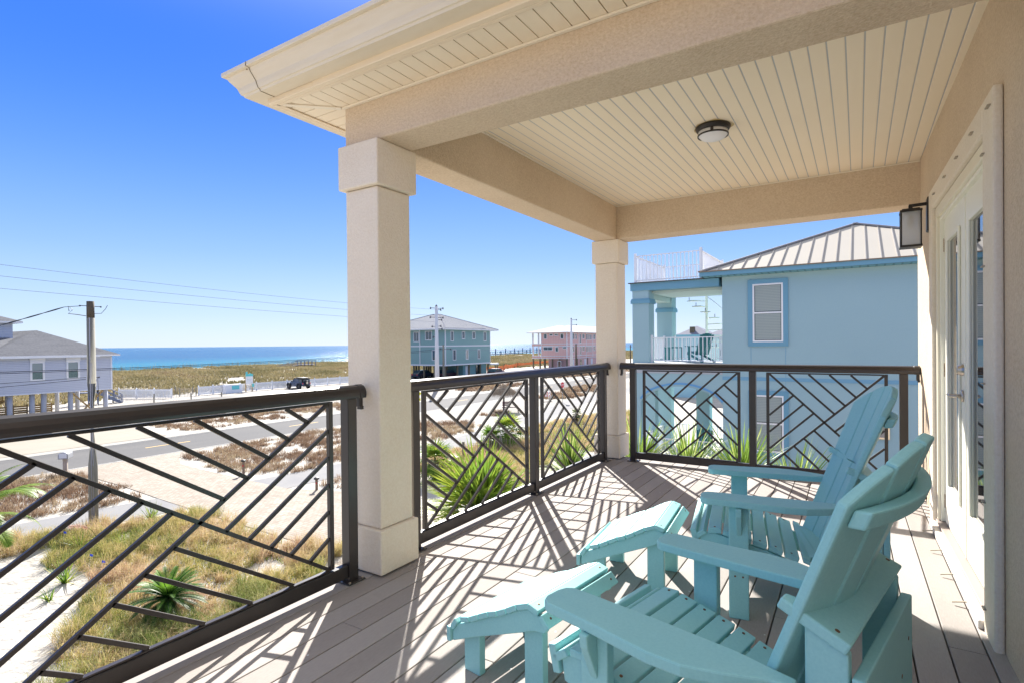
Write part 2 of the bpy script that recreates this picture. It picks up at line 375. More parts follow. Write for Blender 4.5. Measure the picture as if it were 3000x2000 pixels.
mb = MB(); mb.box(PX-.004, 5.340, .062, PX+.003, 5.3575, DZ1-.096); mb.build('astragal', MT['door'], house, bevel=.002, fn=wall_fn)

# ceiling light
L = thing('ceiling_light', 'round bronze flush ceiling light with frosted glass bowl under the white board ceiling', 'ceiling light', (1.512, 5.40, ZC))
b = MB(); b.lathe((0, 0, 0), [(.112, 0), (.118, -.006), (.118, -.014), (.108, -.030), (.104, -.034)], 40); b.build('base', MT['iron'], L, smooth=True)
b = MB(); b.lathe((0, 0, 0), [(.098, -.0345), (.098, -.062), (.094, -.066), (.080, -.082), (.050, -.094), (.02, -.098), (.002, -.099)], 40); b.build('diffuser', MT['frost'], L, smooth=True)
b = MB(); n = 40
for r0, r1, z0, z1 in ((.0985, .104, -.058, -.068),):
    b.loft([[(r*math.cos(2*math.pi*k/n), r*math.sin(2*math.pi*k/n), z) for r, z in ((r0, z0), (r1, z0), (r1, z1), (r0, z1))] for k in range(n)]+[[(r, 0, z) for r, z in ((r0, z0), (r1, z0), (r1, z1), (r0, z1))]], cap=False)
for a in (20, 140, 260):
    ca, sa = math.cos(R(a-102)), math.sin(R(a-102)); b.bar((.101*ca, .101*sa, -.034), (.101*ca, .101*sa, -.060), .020, .006, up=(ca, sa, 0))
b.build('band', MT['iron'], L)
b = MB(); b.add([(.13*math.cos(a)*(1+.12*math.sin(3*a)), .13*math.sin(a)*(1+.1*math.cos(5*a)), -.0012) for a in [i*math.pi/12 for i in range(24)]], [tuple(range(24))])
b.build('rust_stain', mat('rust_stain', (.52, .36, .12), .8, n1=(14, .9, (.63, .53, .37))), L)
# wall lantern
L = thing('wall_lantern', 'black box wall lantern with frosted panes beside the glass doors', 'wall lantern', (2.83, 6.42, 2.1))
b = MB(); b.box(2.795, 6.375, 2.085, 2.826, 6.475, 2.335); b.build('backplate', MT['iron'], L, bevel=.008).location = (-2.83, -6.42, -2.1)
o_ = (-2.83, -6.42, -2.1); cx, cy = 2.700, 6.425
b = MB(); b.bar((2.80, cy, 2.292), (cx-.01, cy, 2.288), .022, .022); b.bar((cx, cy, 2.25), (cx, cy, 2.292), .026, .026); b.build('arm', MT['iron'], L, bevel=.003).location = o_
b = MB(); s = .067; zt, zb_ = 2.236, 1.992
b.box(cx-s, cy-s, zt, cx+s, cy+s, zt+.016); b.box(cx-s*.8, cy-s*.8, zt+.017, cx+s*.8, cy+s*.8, zt+.026); b.box(cx-s, cy-s, zb_-.016, cx+s, cy+s, zb_)
for ax in (-1, 1):
    for ay in (-1, 1): b.box(cx+ax*(s-.012), cy+ay*(s-.012), zb_, cx+ax*(s-.003), cy+ay*(s-.003), zt)
b.build('cage', MT['iron'], L, bevel=.002).location = o_
fg = bpy.data.materials.new('lantern_pane'); fg.use_nodes = True
pb_ = fg.node_tree.nodes['Principled BSDF']; pb_.inputs['Base Color'].default_value = (.82, .84, .86, 1); pb_.inputs['Roughness'].default_value = .4; pb_.inputs['Subsurface Weight'].default_value = 0
tr_ = fg.node_tree.nodes.new('ShaderNodeBsdfTranslucent'); tr_.inputs[0].default_value = (.9, .92, .95, 1)
ms_ = fg.node_tree.nodes.new('ShaderNodeMixShader'); ms_.inputs[0].default_value = .75
fg.node_tree.links.new(pb_.outputs[0], ms_.inputs[1]); fg.node_tree.links.new(tr_.outputs[0], ms_.inputs[2]); tp_ = fg.node_tree.nodes.new('ShaderNodeBsdfTransparent'); m2_ = fg.node_tree.nodes.new('ShaderNodeMixShader'); m2_.inputs[0].default_value = .38
fg.node_tree.links.new(ms_.outputs[0], m2_.inputs[1]); fg.node_tree.links.new(tp_.outputs[0], m2_.inputs[2]); fg.node_tree.links.new(m2_.outputs[0], fg.node_tree.nodes['Material Output'].inputs[0])
e = s-.008
for (x0, y0, x1, y1) in ((cx-e, cy-e, cx+e, cy-e+.002), (cx-e, cy+e-.002, cx+e, cy+e), (cx-e, cy-e+.003, cx-e+.002, cy+e-.003), (cx+e-.002, cy-e+.003, cx+e, cy+e-.003)):
    b = MB(); b.box(x0, y0, zb_, x1, y1, zt); b.build('glass_pane', fg, L).location = o_
b = MB(); b.lathe((cx, cy, 2.17), [(.012, .066), (.013, .03), (.020, .01), (.024, -.015), (.018, -.035), (.004, -.046)], 12)
b.build('bulb', mat('bulb_glass', (.55, .42, .25), .3), L, smooth=True).location = o_

# ------------------------------------------------------------------ railings
def pattern(n, d, mirror):
    """unit-square strips of the lattice: list of (u0,v0,u1,v1), v down from the top"""
    P = [(0, 0, 1, 1), (1, 0, 0, 1)]
    for k in range(1, n+1):
        t = d*k
        P.append((1-t, 0, (1-t)/2, (1-t)/2))                # top: parallel to '/', landing on the upper left arm
        P.append((t, 1, (1+t)/2, (1+t)/2))                  # bottom
        P.append((0, t, (1-t)/2, (1+t)/2))                  # left: parallel to '\'
        P.append((1, 1-t, (1+t)/2, (1-t)/2))                # right
    if mirror: P = [(1-a, b, 1-c, e) for a, b, c, e in P]
    return P
def panel(parent, P0, P1, axis, fixed, n, d, mirror):
    """frame inner opening from P0 to P1 along axis ('x' or 'y') at the fixed other coordinate"""
    zt, zb_ = .985, .108; w = .026
    def pt(a, z): return (a, fixed, z) if axis == 'x' else (fixed, a, z)
    up = (0, 1, 0) if axis == 'x' else (1, 0, 0)
    b = MB(); th = .026
    b.bar(pt(P0-w/2, zb_-.004), pt(P0-w/2, zt+.014), th, w, up=up) if False else None
    def bx(a0, z0, a1, z1, t):
        if axis == 'x': b.box(a0, fixed-t/2, z0, a1, fixed+t/2, z1)
        else: b.box(fixed-t/2, a0, z0, fixed+t/2, a1, z1)
    bx(P0-w, zb_-.003, P0, zt+.012, th); bx(P1, zb_-.003, P1+w, zt+.012, th)
    bx(P0+.0005, zb_-.008, P1-.0005, zb_, th); bx(P0+.0005, zt, P1-.0005, zt+.012, th)
    fr = b.build('panel_frame', MT['black'], parent, bevel=.002, seg=1)
    for (u0, v0, u1, v1) in pattern(n, d, mirror):
        b = MB(); p = pt(P0+(P1-P0)*u0, zt-(zt-zb_)*v0); q = pt(P0+(P1-P0)*u1, zt-(zt-zb_)*v1)
        diag = abs(u1-u0) > .99
        if diag and (u1 > u0) != mirror: tt = .0190
        elif diag: tt = .0186
        else: tt = .0182
        b.bar(p, q, tt, .016, up=up)
        b.build('lattice_bar', MT['black'], fr, bevel=.0015, seg=1)
def post(parent, x, y, foot=True):
    s = .0235 if True else .03
    s = .031
    b = MB(); b.box(x-s, y-s, .008, x+s, y+s, 1.003); p = b.build('post', MT['black'], parent, bevel=.003)
    b = MB(); b.box(x-.058, y-.058, .0005, x+.058, y+.058, .008); b.build('base_plate', MT['black'], p, bevel=.003)
    for ax in (-1, 1):
        for ay in (-1, 1):
            b = MB(); b.lathe((x+ax*.045, y+ay*.045, .008), [(.008, 0), (.008, .006), (.004, .009)], 6); b.build('anchor_bolt', MT['steel'], p)
    return p
RP = [(-.038, 0), (-.041, .014), (-.040, .030), (-.034, .048), (-.022, .062), (0, .070), (.022, .062), (.034, .048), (.040, .030), (.041, .014), (.038, 0)]
def toprail(parent, axis, a0, a1, fixed, ends=(True, True)):
    z0 = 1.004; b = MB()
    rg = lambda a, k=1, dz=0: [((fixed+o*k, a, z0+z*k+dz) if axis == 'y' else (a, fixed+o*k, z0+z*k+dz)) for o, z in RP]
    b.loft([rg(a0), rg(a1)]); t = b.build('top_rail', MT['black'], parent, smooth=False)
    for e_, a, s_ in ((ends[0], a0, 1), (ends[1], a1, -1)):
        if not e_: continue
        b = MB(); b.loft([rg(a-s_*.004, 1.0, 0), rg(a-s_*.002, 1.07, -.002), rg(a+s_*.040, 1.07, -.002)])
        if axis == 'y': b.box(fixed-.014, a-s_*.002, .95, fixed+.014, a+s_*.022, 1.0); b.box(fixed-.018, a-s_*.004, .935, fixed+.018, a+s_*.014, .955)
        else: b.box(a-s_*.002, fixed-.014, .95, a+s_*.022, fixed+.014, 1.0); b.box(a-s_*.004, fixed-.018, .935, a+s_*.014, fixed+.018, .955)
        b.build('end_bracket', MT['black'], t, bevel=.002, seg=1)
    return t
def botrail(parent, axis, a0, a1, fixed):
    b = MB()
    if axis == 'y': b.box(fixed-.020, a0, .028, fixed+.020, a1, .099)
    else: b.box(a0, fixed-.020, .028, a1, fixed+.020, .099)
    b.build('bottom_rail', MT['black'], parent, bevel=.004)
G = 'dark metal balcony railings'
r1 = thing('balcony_railing', 'dark metal lattice railing nearest the camera, ending at the left stucco column', 'railing', group=G)
post(r1, 0, 3.430); post(r1, 0, 1.805)
panel(r1, 1.946, 3.288, 'y', 0, 5, .163, True); panel(r1, .30, 1.66, 'y', 0, 5, .163, False)
toprail(r1, 'y', .2, 3.520, 0, (False, True)); botrail(r1, 'y', .2, 1.773, 0); botrail(r1, 'y', 1.837, 3.398, 0)
r2 = thing('balcony_railing', 'dark metal two panel railing between the left and the far corner stucco columns', 'railing', group=G)
for y in (3.945, 5.470, 6.992): post(r2, 0, y)
panel(r2, 4.060, 5.330, 'y', 0, 5, .163, False); panel(r2, 5.625, 6.855, 'y', 0, 5, .163, True)
toprail(r2, 'y', 3.85, 7.115, 0); botrail(r2, 'y', 3.977, 5.438, 0); botrail(r2, 'y', 5.502, 6.960, 0)
r3 = thing('balcony_railing', 'dark metal railing at the back of the balcony, in front of the blue house', 'railing', group=G)
for x in (.2835, 1.495, 2.695): post(r3, x, 7.157)
panel(r3, .420, 1.356, 'x', 7.157, 4, .182, False); panel(r3, 1.643, 2.558, 'x', 7.157, 4, .182, True)
toprail(r3, 'x', .145, 2.805, 7.157); botrail(r3, 'x', .315, 1.463, 7.157); botrail(r3, 'x', 1.527, 2.663, 7.157)
# ================================================================== ground, roads, sea
GZ = -4.7
def nz2(x, y, s, seed=0):
    """cheap smooth value noise for terrain, vectorised"""
    x = np.asarray(x)/s+seed*13.7; y = np.asarray(y)/s+seed*7.3
    xi = np.floor(x); yi = np.floor(y); fx = x-xi; fy = y-yi; fx = fx*fx*(3-2*fx); fy = fy*fy*(3-2*fy)
    def h(a, b): v = np.sin(a*127.1+b*311.7)*43758.5453; return v-np.floor(v)
    return (h(xi, yi)*(1-fx)+h(xi+1, yi)*fx)*(1-fy)+(h(xi, yi+1)*(1-fx)+h(xi+1, yi+1)*fx)*fy
def terr(x, y):
    """height of the ground: flat lots, the dune ridge behind the picket fence, then down to the beach"""
    x = np.asarray(x, float); y = np.asarray(y, float)
    ss = lambda a, b, v: (lambda t: t*t*(3-2*t))(np.clip((v-a)/(b-a), 0, 1))
    up = ss(-72, -104, x); dn = ss(-124, -142, x)
    amp = .95+.35*nz2(x, y, 22, 3)
    dune = up*(amp+.55*(nz2(x, y, 7, 1)-.5)+.25*(nz2(x, y, 2.5, 2)-.5))
    z = GZ+dune*(1-dn)-dn*1.9-ss(-142, -175, x)*1.2
    return z
def grid(xs, ys, fn, name, mats, **k):
    X, Y = np.meshgrid(xs, ys, indexing='ij'); Z = fn(X, Y); nx, ny = len(xs), len(ys)
    v = np.stack([X, Y, Z], -1).reshape(-1, 3); i = np.arange(nx*ny).reshape(nx, ny)
    f = np.stack([i[:-1, :-1], i[1:, :-1], i[1:, 1:], i[:-1, 1:]], -1).reshape(-1, 4)
    me = bpy.data.meshes.new(name); me.from_pydata(v.tolist(), [], f.tolist()); me.materials.append(mats)
    me.polygons.foreach_set('use_smooth', [True]*len(me.polygons)); me.update()
    o = bpy.data.objects.new(name, me); COL.objects.link(o); return o
sand = mat('white_sand', (.42, .395, .36), .95, spec=.1, n1=(.5, .8, (.31, .28, .24)), n2=(3.5, .6, (.47, .455, .43)), bump=(3.5, .9, .12))
xs = sorted(set([-700, -500, -300, -240, -200]+list(np.arange(-185, -68, 1.6))+list(np.arange(-68, 12, 4))+[12, 30, 60, 120, 300, 900]))
ys = sorted(set([-900, -400, -200, -100, -50, -20]+list(np.arange(0, 260, 2.5))+[270, 290, 320, 380, 470, 700, 1200, 3000, 9000]))
structure(grid(np.array(xs, float), np.array(ys, float), lambda X, Y: np.where((X < -430), -9.5, terr(X, Y)), 'ground', sand))
# sea
sea = mat('sea_water', (.001, .062, .175), .20, spec=.06, n1=(.02, .8, (.003, .12, .22), (1, .25, 1)), n2=(.15, .7, (.001, .036, .13), (1, .2, 1)))
t = sea.node_tree; bb = t.nodes['Principled BSDF']; bb.inputs['IOR'].default_value = 1.33
# shallower water over the sand bars near the beach is greener
tc0 = t.nodes.new('ShaderNodeTexCoord'); sp0 = t.nodes.new('ShaderNodeSeparateXYZ'); t.links.new(tc0.outputs['Object'], sp0.inputs[0])
mr0 = t.nodes.new('ShaderNodeMapRange'); mr0.inputs['From Min'].default_value = -430; mr0.inputs['From Max'].default_value = -160; t.links.new(sp0.outputs[0], mr0.inputs['Value'])
mm0 = t.nodes.new('ShaderNodeMix'); mm0.data_type = 'RGBA'; t.links.new(mr0.outputs[0], mm0.inputs[0]); t.links.new(bb.inputs['Base Color'].links[0].from_socket, mm0.inputs[6]); mm0.inputs[7].default_value = (.012, .19, .26, 1); t.links.new(mm0.outputs[2], bb.inputs['Base Color'])
tc = t.nodes.new('ShaderNodeTexCoord'); last = None
for sc_, st, amp in (((.9, .28, 1), .30, .30), ((3.2, 1.1, 1), 1.0, .20)):
    mp = t.nodes.new('ShaderNodeMapping'); mp.inputs['Scale'].default_value = sc_; t.links.new(tc.outputs['Object'], mp.inputs[0])
    nz_ = t.nodes.new('ShaderNodeTexNoise'); nz_.inputs['Scale'].default_value = st; nz_.inputs['Detail'].default_value = 4; t.links.new(mp.outputs[0], nz_.inputs['Vector'])
    bp = t.nodes.new('ShaderNodeBump'); bp.inputs['Strength'].default_value = 1.0; bp.inputs['Distance'].default_value = amp; t.links.new(nz_.outputs[0], bp.inputs['Height'])
    if last: t.links.new(last.outputs[0], bp.inputs['Normal'])
    last = bp
t.links.new(last.outputs[0], bb.inputs['Normal'])
b = MB(); b.add([(-149, -6000, -6.95), (-149, 12000, -6.95), (-26000, 24000, -6.95), (-26000, -12000, -6.95)], [(0, 1, 2, 3)])
b.add([(-149, 12000, -6.95), (-149, 30000, -6.95), (-26000, 60000, -6.95), (-26000, 24000, -6.95)], [(0, 1, 2, 3)])
structure(b.build('sea', sea))
# breaking surf along the beach
foam = mat('surf_foam', (.78, .82, .84), .7, n1=(1.2, .6, (.35, .6, .66), (.3, 1, 1)))
for k, (x0, w, z) in enumerate(((-150.5, 1.8, 0), (-159, 1.2, .25), (-171, .9, .2), (-188, .8, .25))):
    b = MB(); rg = random.Random(k); y = -40
    while y < 420:
        ln = rg.uniform(6, 26) if k else 20; gap = rg.uniform(2, 16) if k else 0; xo = x0+rg.uniform(-1.5, 1.5)*(1 if k else .4)
        n = 8; top = [(xo+w/2*math.sin(i*math.pi/n)*rg.uniform(.4, 1), y+ln*i/n, -6.93) for i in range(n+1)]; bot = [(xo-w*math.sin(i*math.pi/n)*rg.uniform(.5, 1)-.05, y+ln*i/n, -6.93) for i in range(n+1)]
        mid = [((p[0]+q[0])/2, p[1], -6.93+z+.04) for p, q in zip(top, bot)]
        b.loft([bot, mid, top], cap=False, closed=False); y += ln+gap
    structure(b.build('surf', foam))

def sheet(name, pts, z, m_, kind='structure', wob=0, seed=0):
    rg = random.Random(seed); P = []
    n = len(pts)
    for i in range(n):
        a = Vector(pts[i]); c = Vector(pts[(i+1) % n]); d = c-a; L_ = d.length; k = max(1, int(L_/1.0)) if wob else 1
        for j in range(k):
            q = a+d*(j/k); 
            if wob: q += Vector((rg.uniform(-wob, wob), rg.uniform(-wob, wob)))
            P.append((q.x, q.y, GZ+z))
    b = MB(); b.add(P, [tuple(range(len(P)))]); o = b.build(name, m_)
    bm = bmesh.new(); bm.from_mesh(o.data); bmesh.ops.triangulate(bm, faces=bm.faces); bm.to_mesh(o.data); bm.free()
    o['kind'] = kind; return o
asph = mat('asphalt_bleached', (.115, .115, .12), .9, spec=.1, n1=(.4, .6, (.155, .15, .147), (1, .15, 1)), n2=(6, .4, (.09, .09, .095)), bump=(40, .3, .01))
asph2 = mat('path_asphalt', (.215, .215, .225), .92, spec=.1, n1=(.8, .6, (.28, .275, .265)), n2=(25, .3, (.165, .165, .175)), bump=(60, .3, .01))
conc = mat('concrete', (.34, .32, .29), .9, spec=.2, n1=(.5, .6, (.28, .26, .23)), n2=(7, .3, (.39, .37, .35)))
apron = mat('shell_apron', (.32, .30, .275), .95, spec=.05, n1=(.3, .8, (.235, .22, .20)), n2=(2.2, .5, (.40, .385, .36)), bump=(12, .3, .02))
RX0, RX1 = -36.6, -30.4
sheet('road_verge', [(RX0-1.1, -60), (RX1+1.1, -60), (RX1+1.1, 400), (RX0-1.1, 400)], .006, conc, wob=.12, seed=1)
sheet('road', [(RX0, -60), (RX1, -60), (RX1, 400), (RX0, 400)], .012, asph)
yel = mat('road_paint_yellow', (.72, .46, .10), .8, n1=(12, .5, (.45, .36, .22)))
b = MB(); y = -22.0
while y < 330:
    b.add([(-33.62, y, GZ+.017), (-33.50, y, GZ+.017), (-33.50, y+2.6, GZ+.017), (-33.62, y+2.6, GZ+.017)], [(0, 1, 2, 3)]); y += 9.8
o = b.build('road_marking', yel); structure(o)
b = MB(); b.add([(RX0+.1, -60, GZ+.0165), (RX0+.2, -60, GZ+.0165), (RX0+.2, 400, GZ+.0165), (RX0+.1, 400, GZ+.0165)], [(0, 1, 2, 3)])
b.add([(RX1-.2, -60, GZ+.0165), (RX1-.1, -60, GZ+.0165), (RX1-.1, 400, GZ+.0165), (RX1-.2, 400, GZ+.0165)], [(0, 1, 2, 3)])
structure(b.build('road_edge_line', mat('worn_white_paint', (.5, .5, .48), .85, n1=(3, .9, (.25, .25, .25)))))
# path for bicycles, curving gently beside the road
pc = [(-22.0, -30), (-21.6, 0), (-21.0, 6), (-20.3, 10), (-19.2, 16), (-18.5, 22), (-18.2, 28), (-19, 36), (-20.6, 44), (-22, 52), (-22.5, 62), (-22.5, 120), (-22.5, 300)]
L_ = [(x-1.25, y) for x, y in pc]; R_ = [(x+1.25, y) for x, y in pc][::-1]
b = MB(); P = [(x, y, GZ+.010) for x, y in L_+R_]; n = len(pc)
b.add(P, [(i, 2*n-1-i, 2*n-2-i, i+1) for i in range(n-1)]); structure(b.build('path', asph2))
# paved drives: brick driveway up to this house, concrete drive across the road
pav = mat('brick_pavers', (.36, .325, .285), .9, spec=.1, n1=(.25, .7, (.41, .38, .34)), n2=(1.3, .7, (.29, .26, .225)))
t = pav.node_tree; br = t.nodes.new('ShaderNodeTexBrick'); br.inputs['Scale'].default_value = 1; br.inputs['Brick Width'].default_value = .24; br.inputs['Row Height'].default_value = .12; br.inputs['Mortar Size'].default_value = .010
br.inputs['Color1'].default_value = (1, 1, 1, 1); br.inputs['Color2'].default_value = (.82, .78, .76, 1); br.inputs['Mortar'].default_value = (.62, .56, .50, 1)
tc = t.nodes.new('ShaderNodeTexCoord'); t.links.new(tc.outputs['Object'], br.inputs['Vector'])
bb = t.nodes['Principled BSDF']; s0 = bb.inputs['Base Color'].links[0].from_socket; mx = t.nodes.new('ShaderNodeMix'); mx.data_type = 'RGBA'; mx.blend_type = 'MULTIPLY'; mx.inputs[0].default_value = 1
t.links.new(s0, mx.inputs[6]); t.links.new(br.outputs[0], mx.inputs[7]); t.links.new(mx.outputs[2], bb.inputs['Base Color'])
sheet('driveway', [(-30.4, 10.6), (-30.4, 19.0), (-28.7, 16.7), (-26.9, 15.9), (-21, 15.7), (-18, 15.7), (-15.4, 16.6), (-9.5, 16.6), (-5, 16.8), (-1.5, 14), (-1.5, 8.5), (-5, 8.4), (-9.2, 9.4), (-9.9, 11.9), (-15.9, 12.0), (-20.3, 12.1), (-24.5, 12.3), (-27.7, 12.3), (-29.6, 11.3)], .020, pav)
drv = mat('drive_concrete', (.30, .275, .235), .9, spec=.1, n1=(.6, .5, (.26, .235, .195)), n2=(9, .3, (.335, .31, .275)))
stripe(drv, 0, 3.0, .05, (.27, .24, .20), .001); stripe(drv, 1, 3.2, .05, (.27, .24, .20), .001)
sheet('concrete_drive', [(-37.4, 4), (-37.4, 20.2), (-39.6, 20.5), (-44, 21), (-58, 22.5), (-58, 4)], .021, drv)
# shell aprons round the crossroads
sheet('apron', [(-30.2, 33.5), (-30.2, 52), (-24.4, 50), (-22, 41), (-22.4, 35), (-25.2, 34.2)], .007, apron, wob=.25, seed=4)
sheet('side_street', [(-30.2, 46), (-30.2, 84), (-22, 80), (8, 78), (8, 72), (-18.5, 71), (-21.5, 60), (-23.5, 48)], .0085, apron, wob=.2, seed=5)
sheet('side_walk', [(-19.8, 40), (-17.0, 42), (-15.2, 50), (-15.2, 70), (-17.4, 70), (-17.4, 50)], .0095, conc, wob=.1, seed=6)
sheet('beach_parking', [(-37.4, 30), (-37.4, 96), (-50, 98), (-66.4, 96), (-66.4, 62), (-64.4, 40), (-62, 34), (-52, 31)], .0065, apron, wob=.3, seed=7)

# ================================================================== grasses (scattered blades, real geometry)
def inpoly(px, py, poly):
    c = np.zeros(len(px), bool); n = len(poly)
    for i in range(n):
        x0, y0 = poly[i]; x1, y1 = poly[(i+1) % n]
        m_ = ((y0 > py) != (y1 > py)) & (px < (x1-x0)*(py-y0)/((y1-y0) or 1e-9)+x0); c ^= m_
    return c
def grassmat(name, cols, rough=.75, tl=.35):
    """blade colour picked per blade by a noise of its own position"""
    M = bpy.data.materials.new(name); M.use_nodes = True; t = M.node_tree; b = t.nodes['Principled BSDF']; b.inputs['Roughness'].default_value = rough; b.inputs['Specular IOR Level'].default_value = .2
    at = t.nodes.new('ShaderNodeAttribute'); at.attribute_name = 'pick'
    cr = t.nodes.new('ShaderNodeValToRGB'); cr.color_ramp.interpolation = 'LINEAR'
    while len(cr.color_ramp.elements) < len(cols): cr.color_ramp.elements.new(.5)
    for i, c in enumerate(cols): cr.color_ramp.elements[i].position = i/(len(cols)-1); cr.color_ramp.elements[i].color = (*c, 1)
    t.links.new(at.outputs['Fac'], cr.inputs[0]); t.links.new(cr.outputs[0], b.inputs['Base Color'])
    tr = t.nodes.new('ShaderNodeBsdfTranslucent'); t.links.new(cr.outputs[0], tr.inputs[0]); mx = t.nodes.new('ShaderNodeMixShader'); mx.inputs[0].default_value = tl
    t.links.new(b.outputs[0], mx.inputs[1]); t.links.new(tr.outputs[0], mx.inputs[2]); t.links.new(mx.outputs[0], t.nodes['Material Output'].inputs[0])
    return M
def blades(name, base, h, w, lean, M, label=None, cat=None, kind='stuff', pick=None, wind=(.25, -.1), droop=.5, parent=None, seed=0):
    rg = np.random.default_rng(seed+11); n = len(base); a = rg.uniform(0, 2*np.pi, n); H = np.asarray(h)*rg.uniform(.6, 1.15, n); W = w*rg.uniform(.7, 1.3, n)
    la = rg.uniform(0, 2*np.pi, n); ll = rg.uniform(.1, 1, n)*lean*H
    dx = np.cos(la)*ll+wind[0]*H*rg.uniform(.3, 1, n); dy = np.sin(la)*ll+wind[1]*H*rg.uniform(.3, 1, n)
    side = np.stack([np.cos(a), np.sin(a), np.zeros(n)], -1)*W[:, None]/2
    B = np.asarray(base, float); M1 = B+np.stack([dx*.35, dy*.35, H*.62], -1); T = B+np.stack([dx, dy, H*(1-droop*ll/H*.6)], -1)
    V = np.stack([B-side, B+side, M1+side*.75, M1-side*.75, T], 1).reshape(-1, 3)
    i = np.arange(n)*5; F_ = [tuple(q) for q in np.stack([i, i+1, i+2, i+3], -1).tolist()]; F3 = [tuple(q) for q in np.stack([i+3, i+2, i+4], -1).tolist()]
    me = bpy.data.meshes.new(name); me.from_pydata(V.tolist(), [], F_+F3); me.materials.append(M)
    pk = rg.uniform(0, 1, n) if pick is None else np.clip(pick+rg.normal(0, .13, n), 0, 1)
    at = me.attributes.new('pick', 'FLOAT', 'POINT'); at.data.foreach_set('value', np.repeat(pk, 5).astype(np.float32))
    me.update(); o = bpy.data.objects.new(name, me); COL.objects.link(o)
    if parent: o.parent = parent
    if label: tag(o, label, cat, kind=kind)
    return o
def tuftify(c, nb, r, seed):
    """many blades from each tuft centre: returns blade bases and a per-blade tuft index"""
    rg = np.random.default_rng(seed+77); i = np.repeat(np.arange(len(c)), rg.integers(int(nb*.5), int(nb*1.5), len(c)))
    b_ = c[i].copy(); a = rg.uniform(0, 2*np.pi, len(i)); q = r*np.sqrt(rg.uniform(0, 1, len(i))); b_[:, 0] += np.cos(a)*q; b_[:, 1] += np.sin(a)*q
    return b_, i
def scatter(poly, dens, clump=1.2, thr=.35, seed=0, edge=.35):
    rg = np.random.default_rng(seed); P = np.array(poly); x0, y0 = P.min(0)-.3; x1, y1 = P.max(0)+.3
    n = int((x1-x0)*(y1-y0)*dens); x = rg.uniform(x0, x1, n); y = rg.uniform(y0, y1, n)
    ex = x+(nz2(x, y, .8, 5)-.5)*edge*3; ey = y+(nz2(x, y, .8, 6)-.5)*edge*3
    k = inpoly(ex, ey, poly) & (nz2(x, y, clump, seed+1)*.6+nz2(x, y, clump*.35, seed+2)*.4 > thr); x = x[k]; y = y[k]
    return np.stack([x, y, terr(x, y)], -1)
straw = (.52, .40, .20); gold = (.50, .40, .12); pink = (.50, .30, .24); rust = (.30, .15, .09); green = (.14, .20, .035); olive = (.25, .24, .07); pale = (.60, .50, .33); brown = (.22, .12, .075)
GM = grassmat('dune_grass_blades', [green, olive, gold, straw, pale, pink]); GB = grassmat('brown_grass_blades', [(.15, .095, .06), (.22, .14, .092), (.28, .19, .125), (.34, .255, .165), (.42, .34, .22)], tl=.3)
dune_poly = [(-20.6, 7.3), (-19.7, 8.1), (-19.2, 9.8), (-19.0, 11.4), (-18.4, 12.0), (-17.6, 12.1), (-15.9, 11.9), (-13.4, 11.9), (-12.1, 11.9), (-10.4, 11.8), (-9.5, 11.0), (-9.0, 9.8), (-8.2, 7.9), (-8.2, 6.7), (-8.6, 5.6), (-9.6, 4.9), (-10.8, 5.2), (-11.6, 6.1), (-12.5, 6.9), (-13.2, 7.4), (-14.8, 7.4), (-16.7, 7.5), (-18.1, 7.2), (-18.4, 6.4), (-20.4, 5.6)]
ct = scatter(dune_poly, 26, 1.2, .27, 1)
bs, ti = tuftify(ct, 34, .10, 1); rgt = np.random.default_rng(5)
tp = np.clip(nz2(ct[:, 0], ct[:, 1], 1.5, 9)*1.0-.02+rgt.normal(0, .16, len(ct)), 0, 1); th = rgt.uniform(.16, .60, len(ct))*(.6+.6*nz2(ct[:, 0], ct[:, 1], 1.3, 4))
GM = grassmat('dune_grass_blades', [(.12, .16, .04), (.26, .27, .07), (.42, .36, .12), (.52, .43, .19), (.46, .33, .17), (.60, .50, .30), (.52, .33, .24), (.34, .22, .13)])
blades('dune_grass', bs, th[ti]+.04, .0085, 1.15, GM, 'mixed green, gold and pinkish dune grass on the sandy slope below the balcony', 'dune grass', pick=tp[ti], wind=(.35, -.15), seed=1)
cv = scatter(dune_poly, 420, .9, .42, 41)
blades('low_groundcover', cv, .09, .020, 1.2, grassmat('cover_leaves', [(.16, .22, .04), (.34, .36, .07), (.30, .22, .12), (.50, .45, .12), (.42, .30, .18)]), 'low yellow green weeds and dry litter between the dune grass tufts', 'ground cover', pick=np.clip(nz2(cv[:, 0], cv[:, 1], 1.0, 8), 0, 1), seed=42)
ct = scatter([(-9.2, 4.6), (-7.4, 7.6), (-7.8, 9.8), (-10.0, 9.4), (-10.8, 6.2)], 10, .8, .28, 21); bs, ti = tuftify(ct, 75, .12, 21)
blades('green_tussock', bs, .66, .008, 1.2, grassmat('tussock_blades', [(.09, .13, .03), (.16, .20, .05), (.25, .27, .08), (.40, .37, .17)]), 'tall green arching tussock grass right below the balcony rail', 'grass', pick=np.random.default_rng(2).uniform(0, 1, len(ct))[ti], wind=(.15, -.2), droop=1.3, seed=22)
def brownpatch(poly, dens, h, w, label, seed, thr=.42, M=None, cl=1.5):
    c_ = scatter(poly, dens/10, cl*.8, thr-.06, seed)
    if not len(c_): return
    b_, i_ = tuftify(c_, 13, .16, seed); rg_ = np.random.default_rng(seed)
    pk_ = np.clip(nz2(c_[:, 0], c_[:, 1], 1.5, seed)*.8+rg_.normal(.08, .15, len(c_)), 0, 1); hh = rg_.uniform(.35, 1.15, len(c_))*h
    blades('brown_grass', b_, hh[i_], w, 1.1, M or GB, label, 'dry grass', pick=pk_[i_], seed=seed)
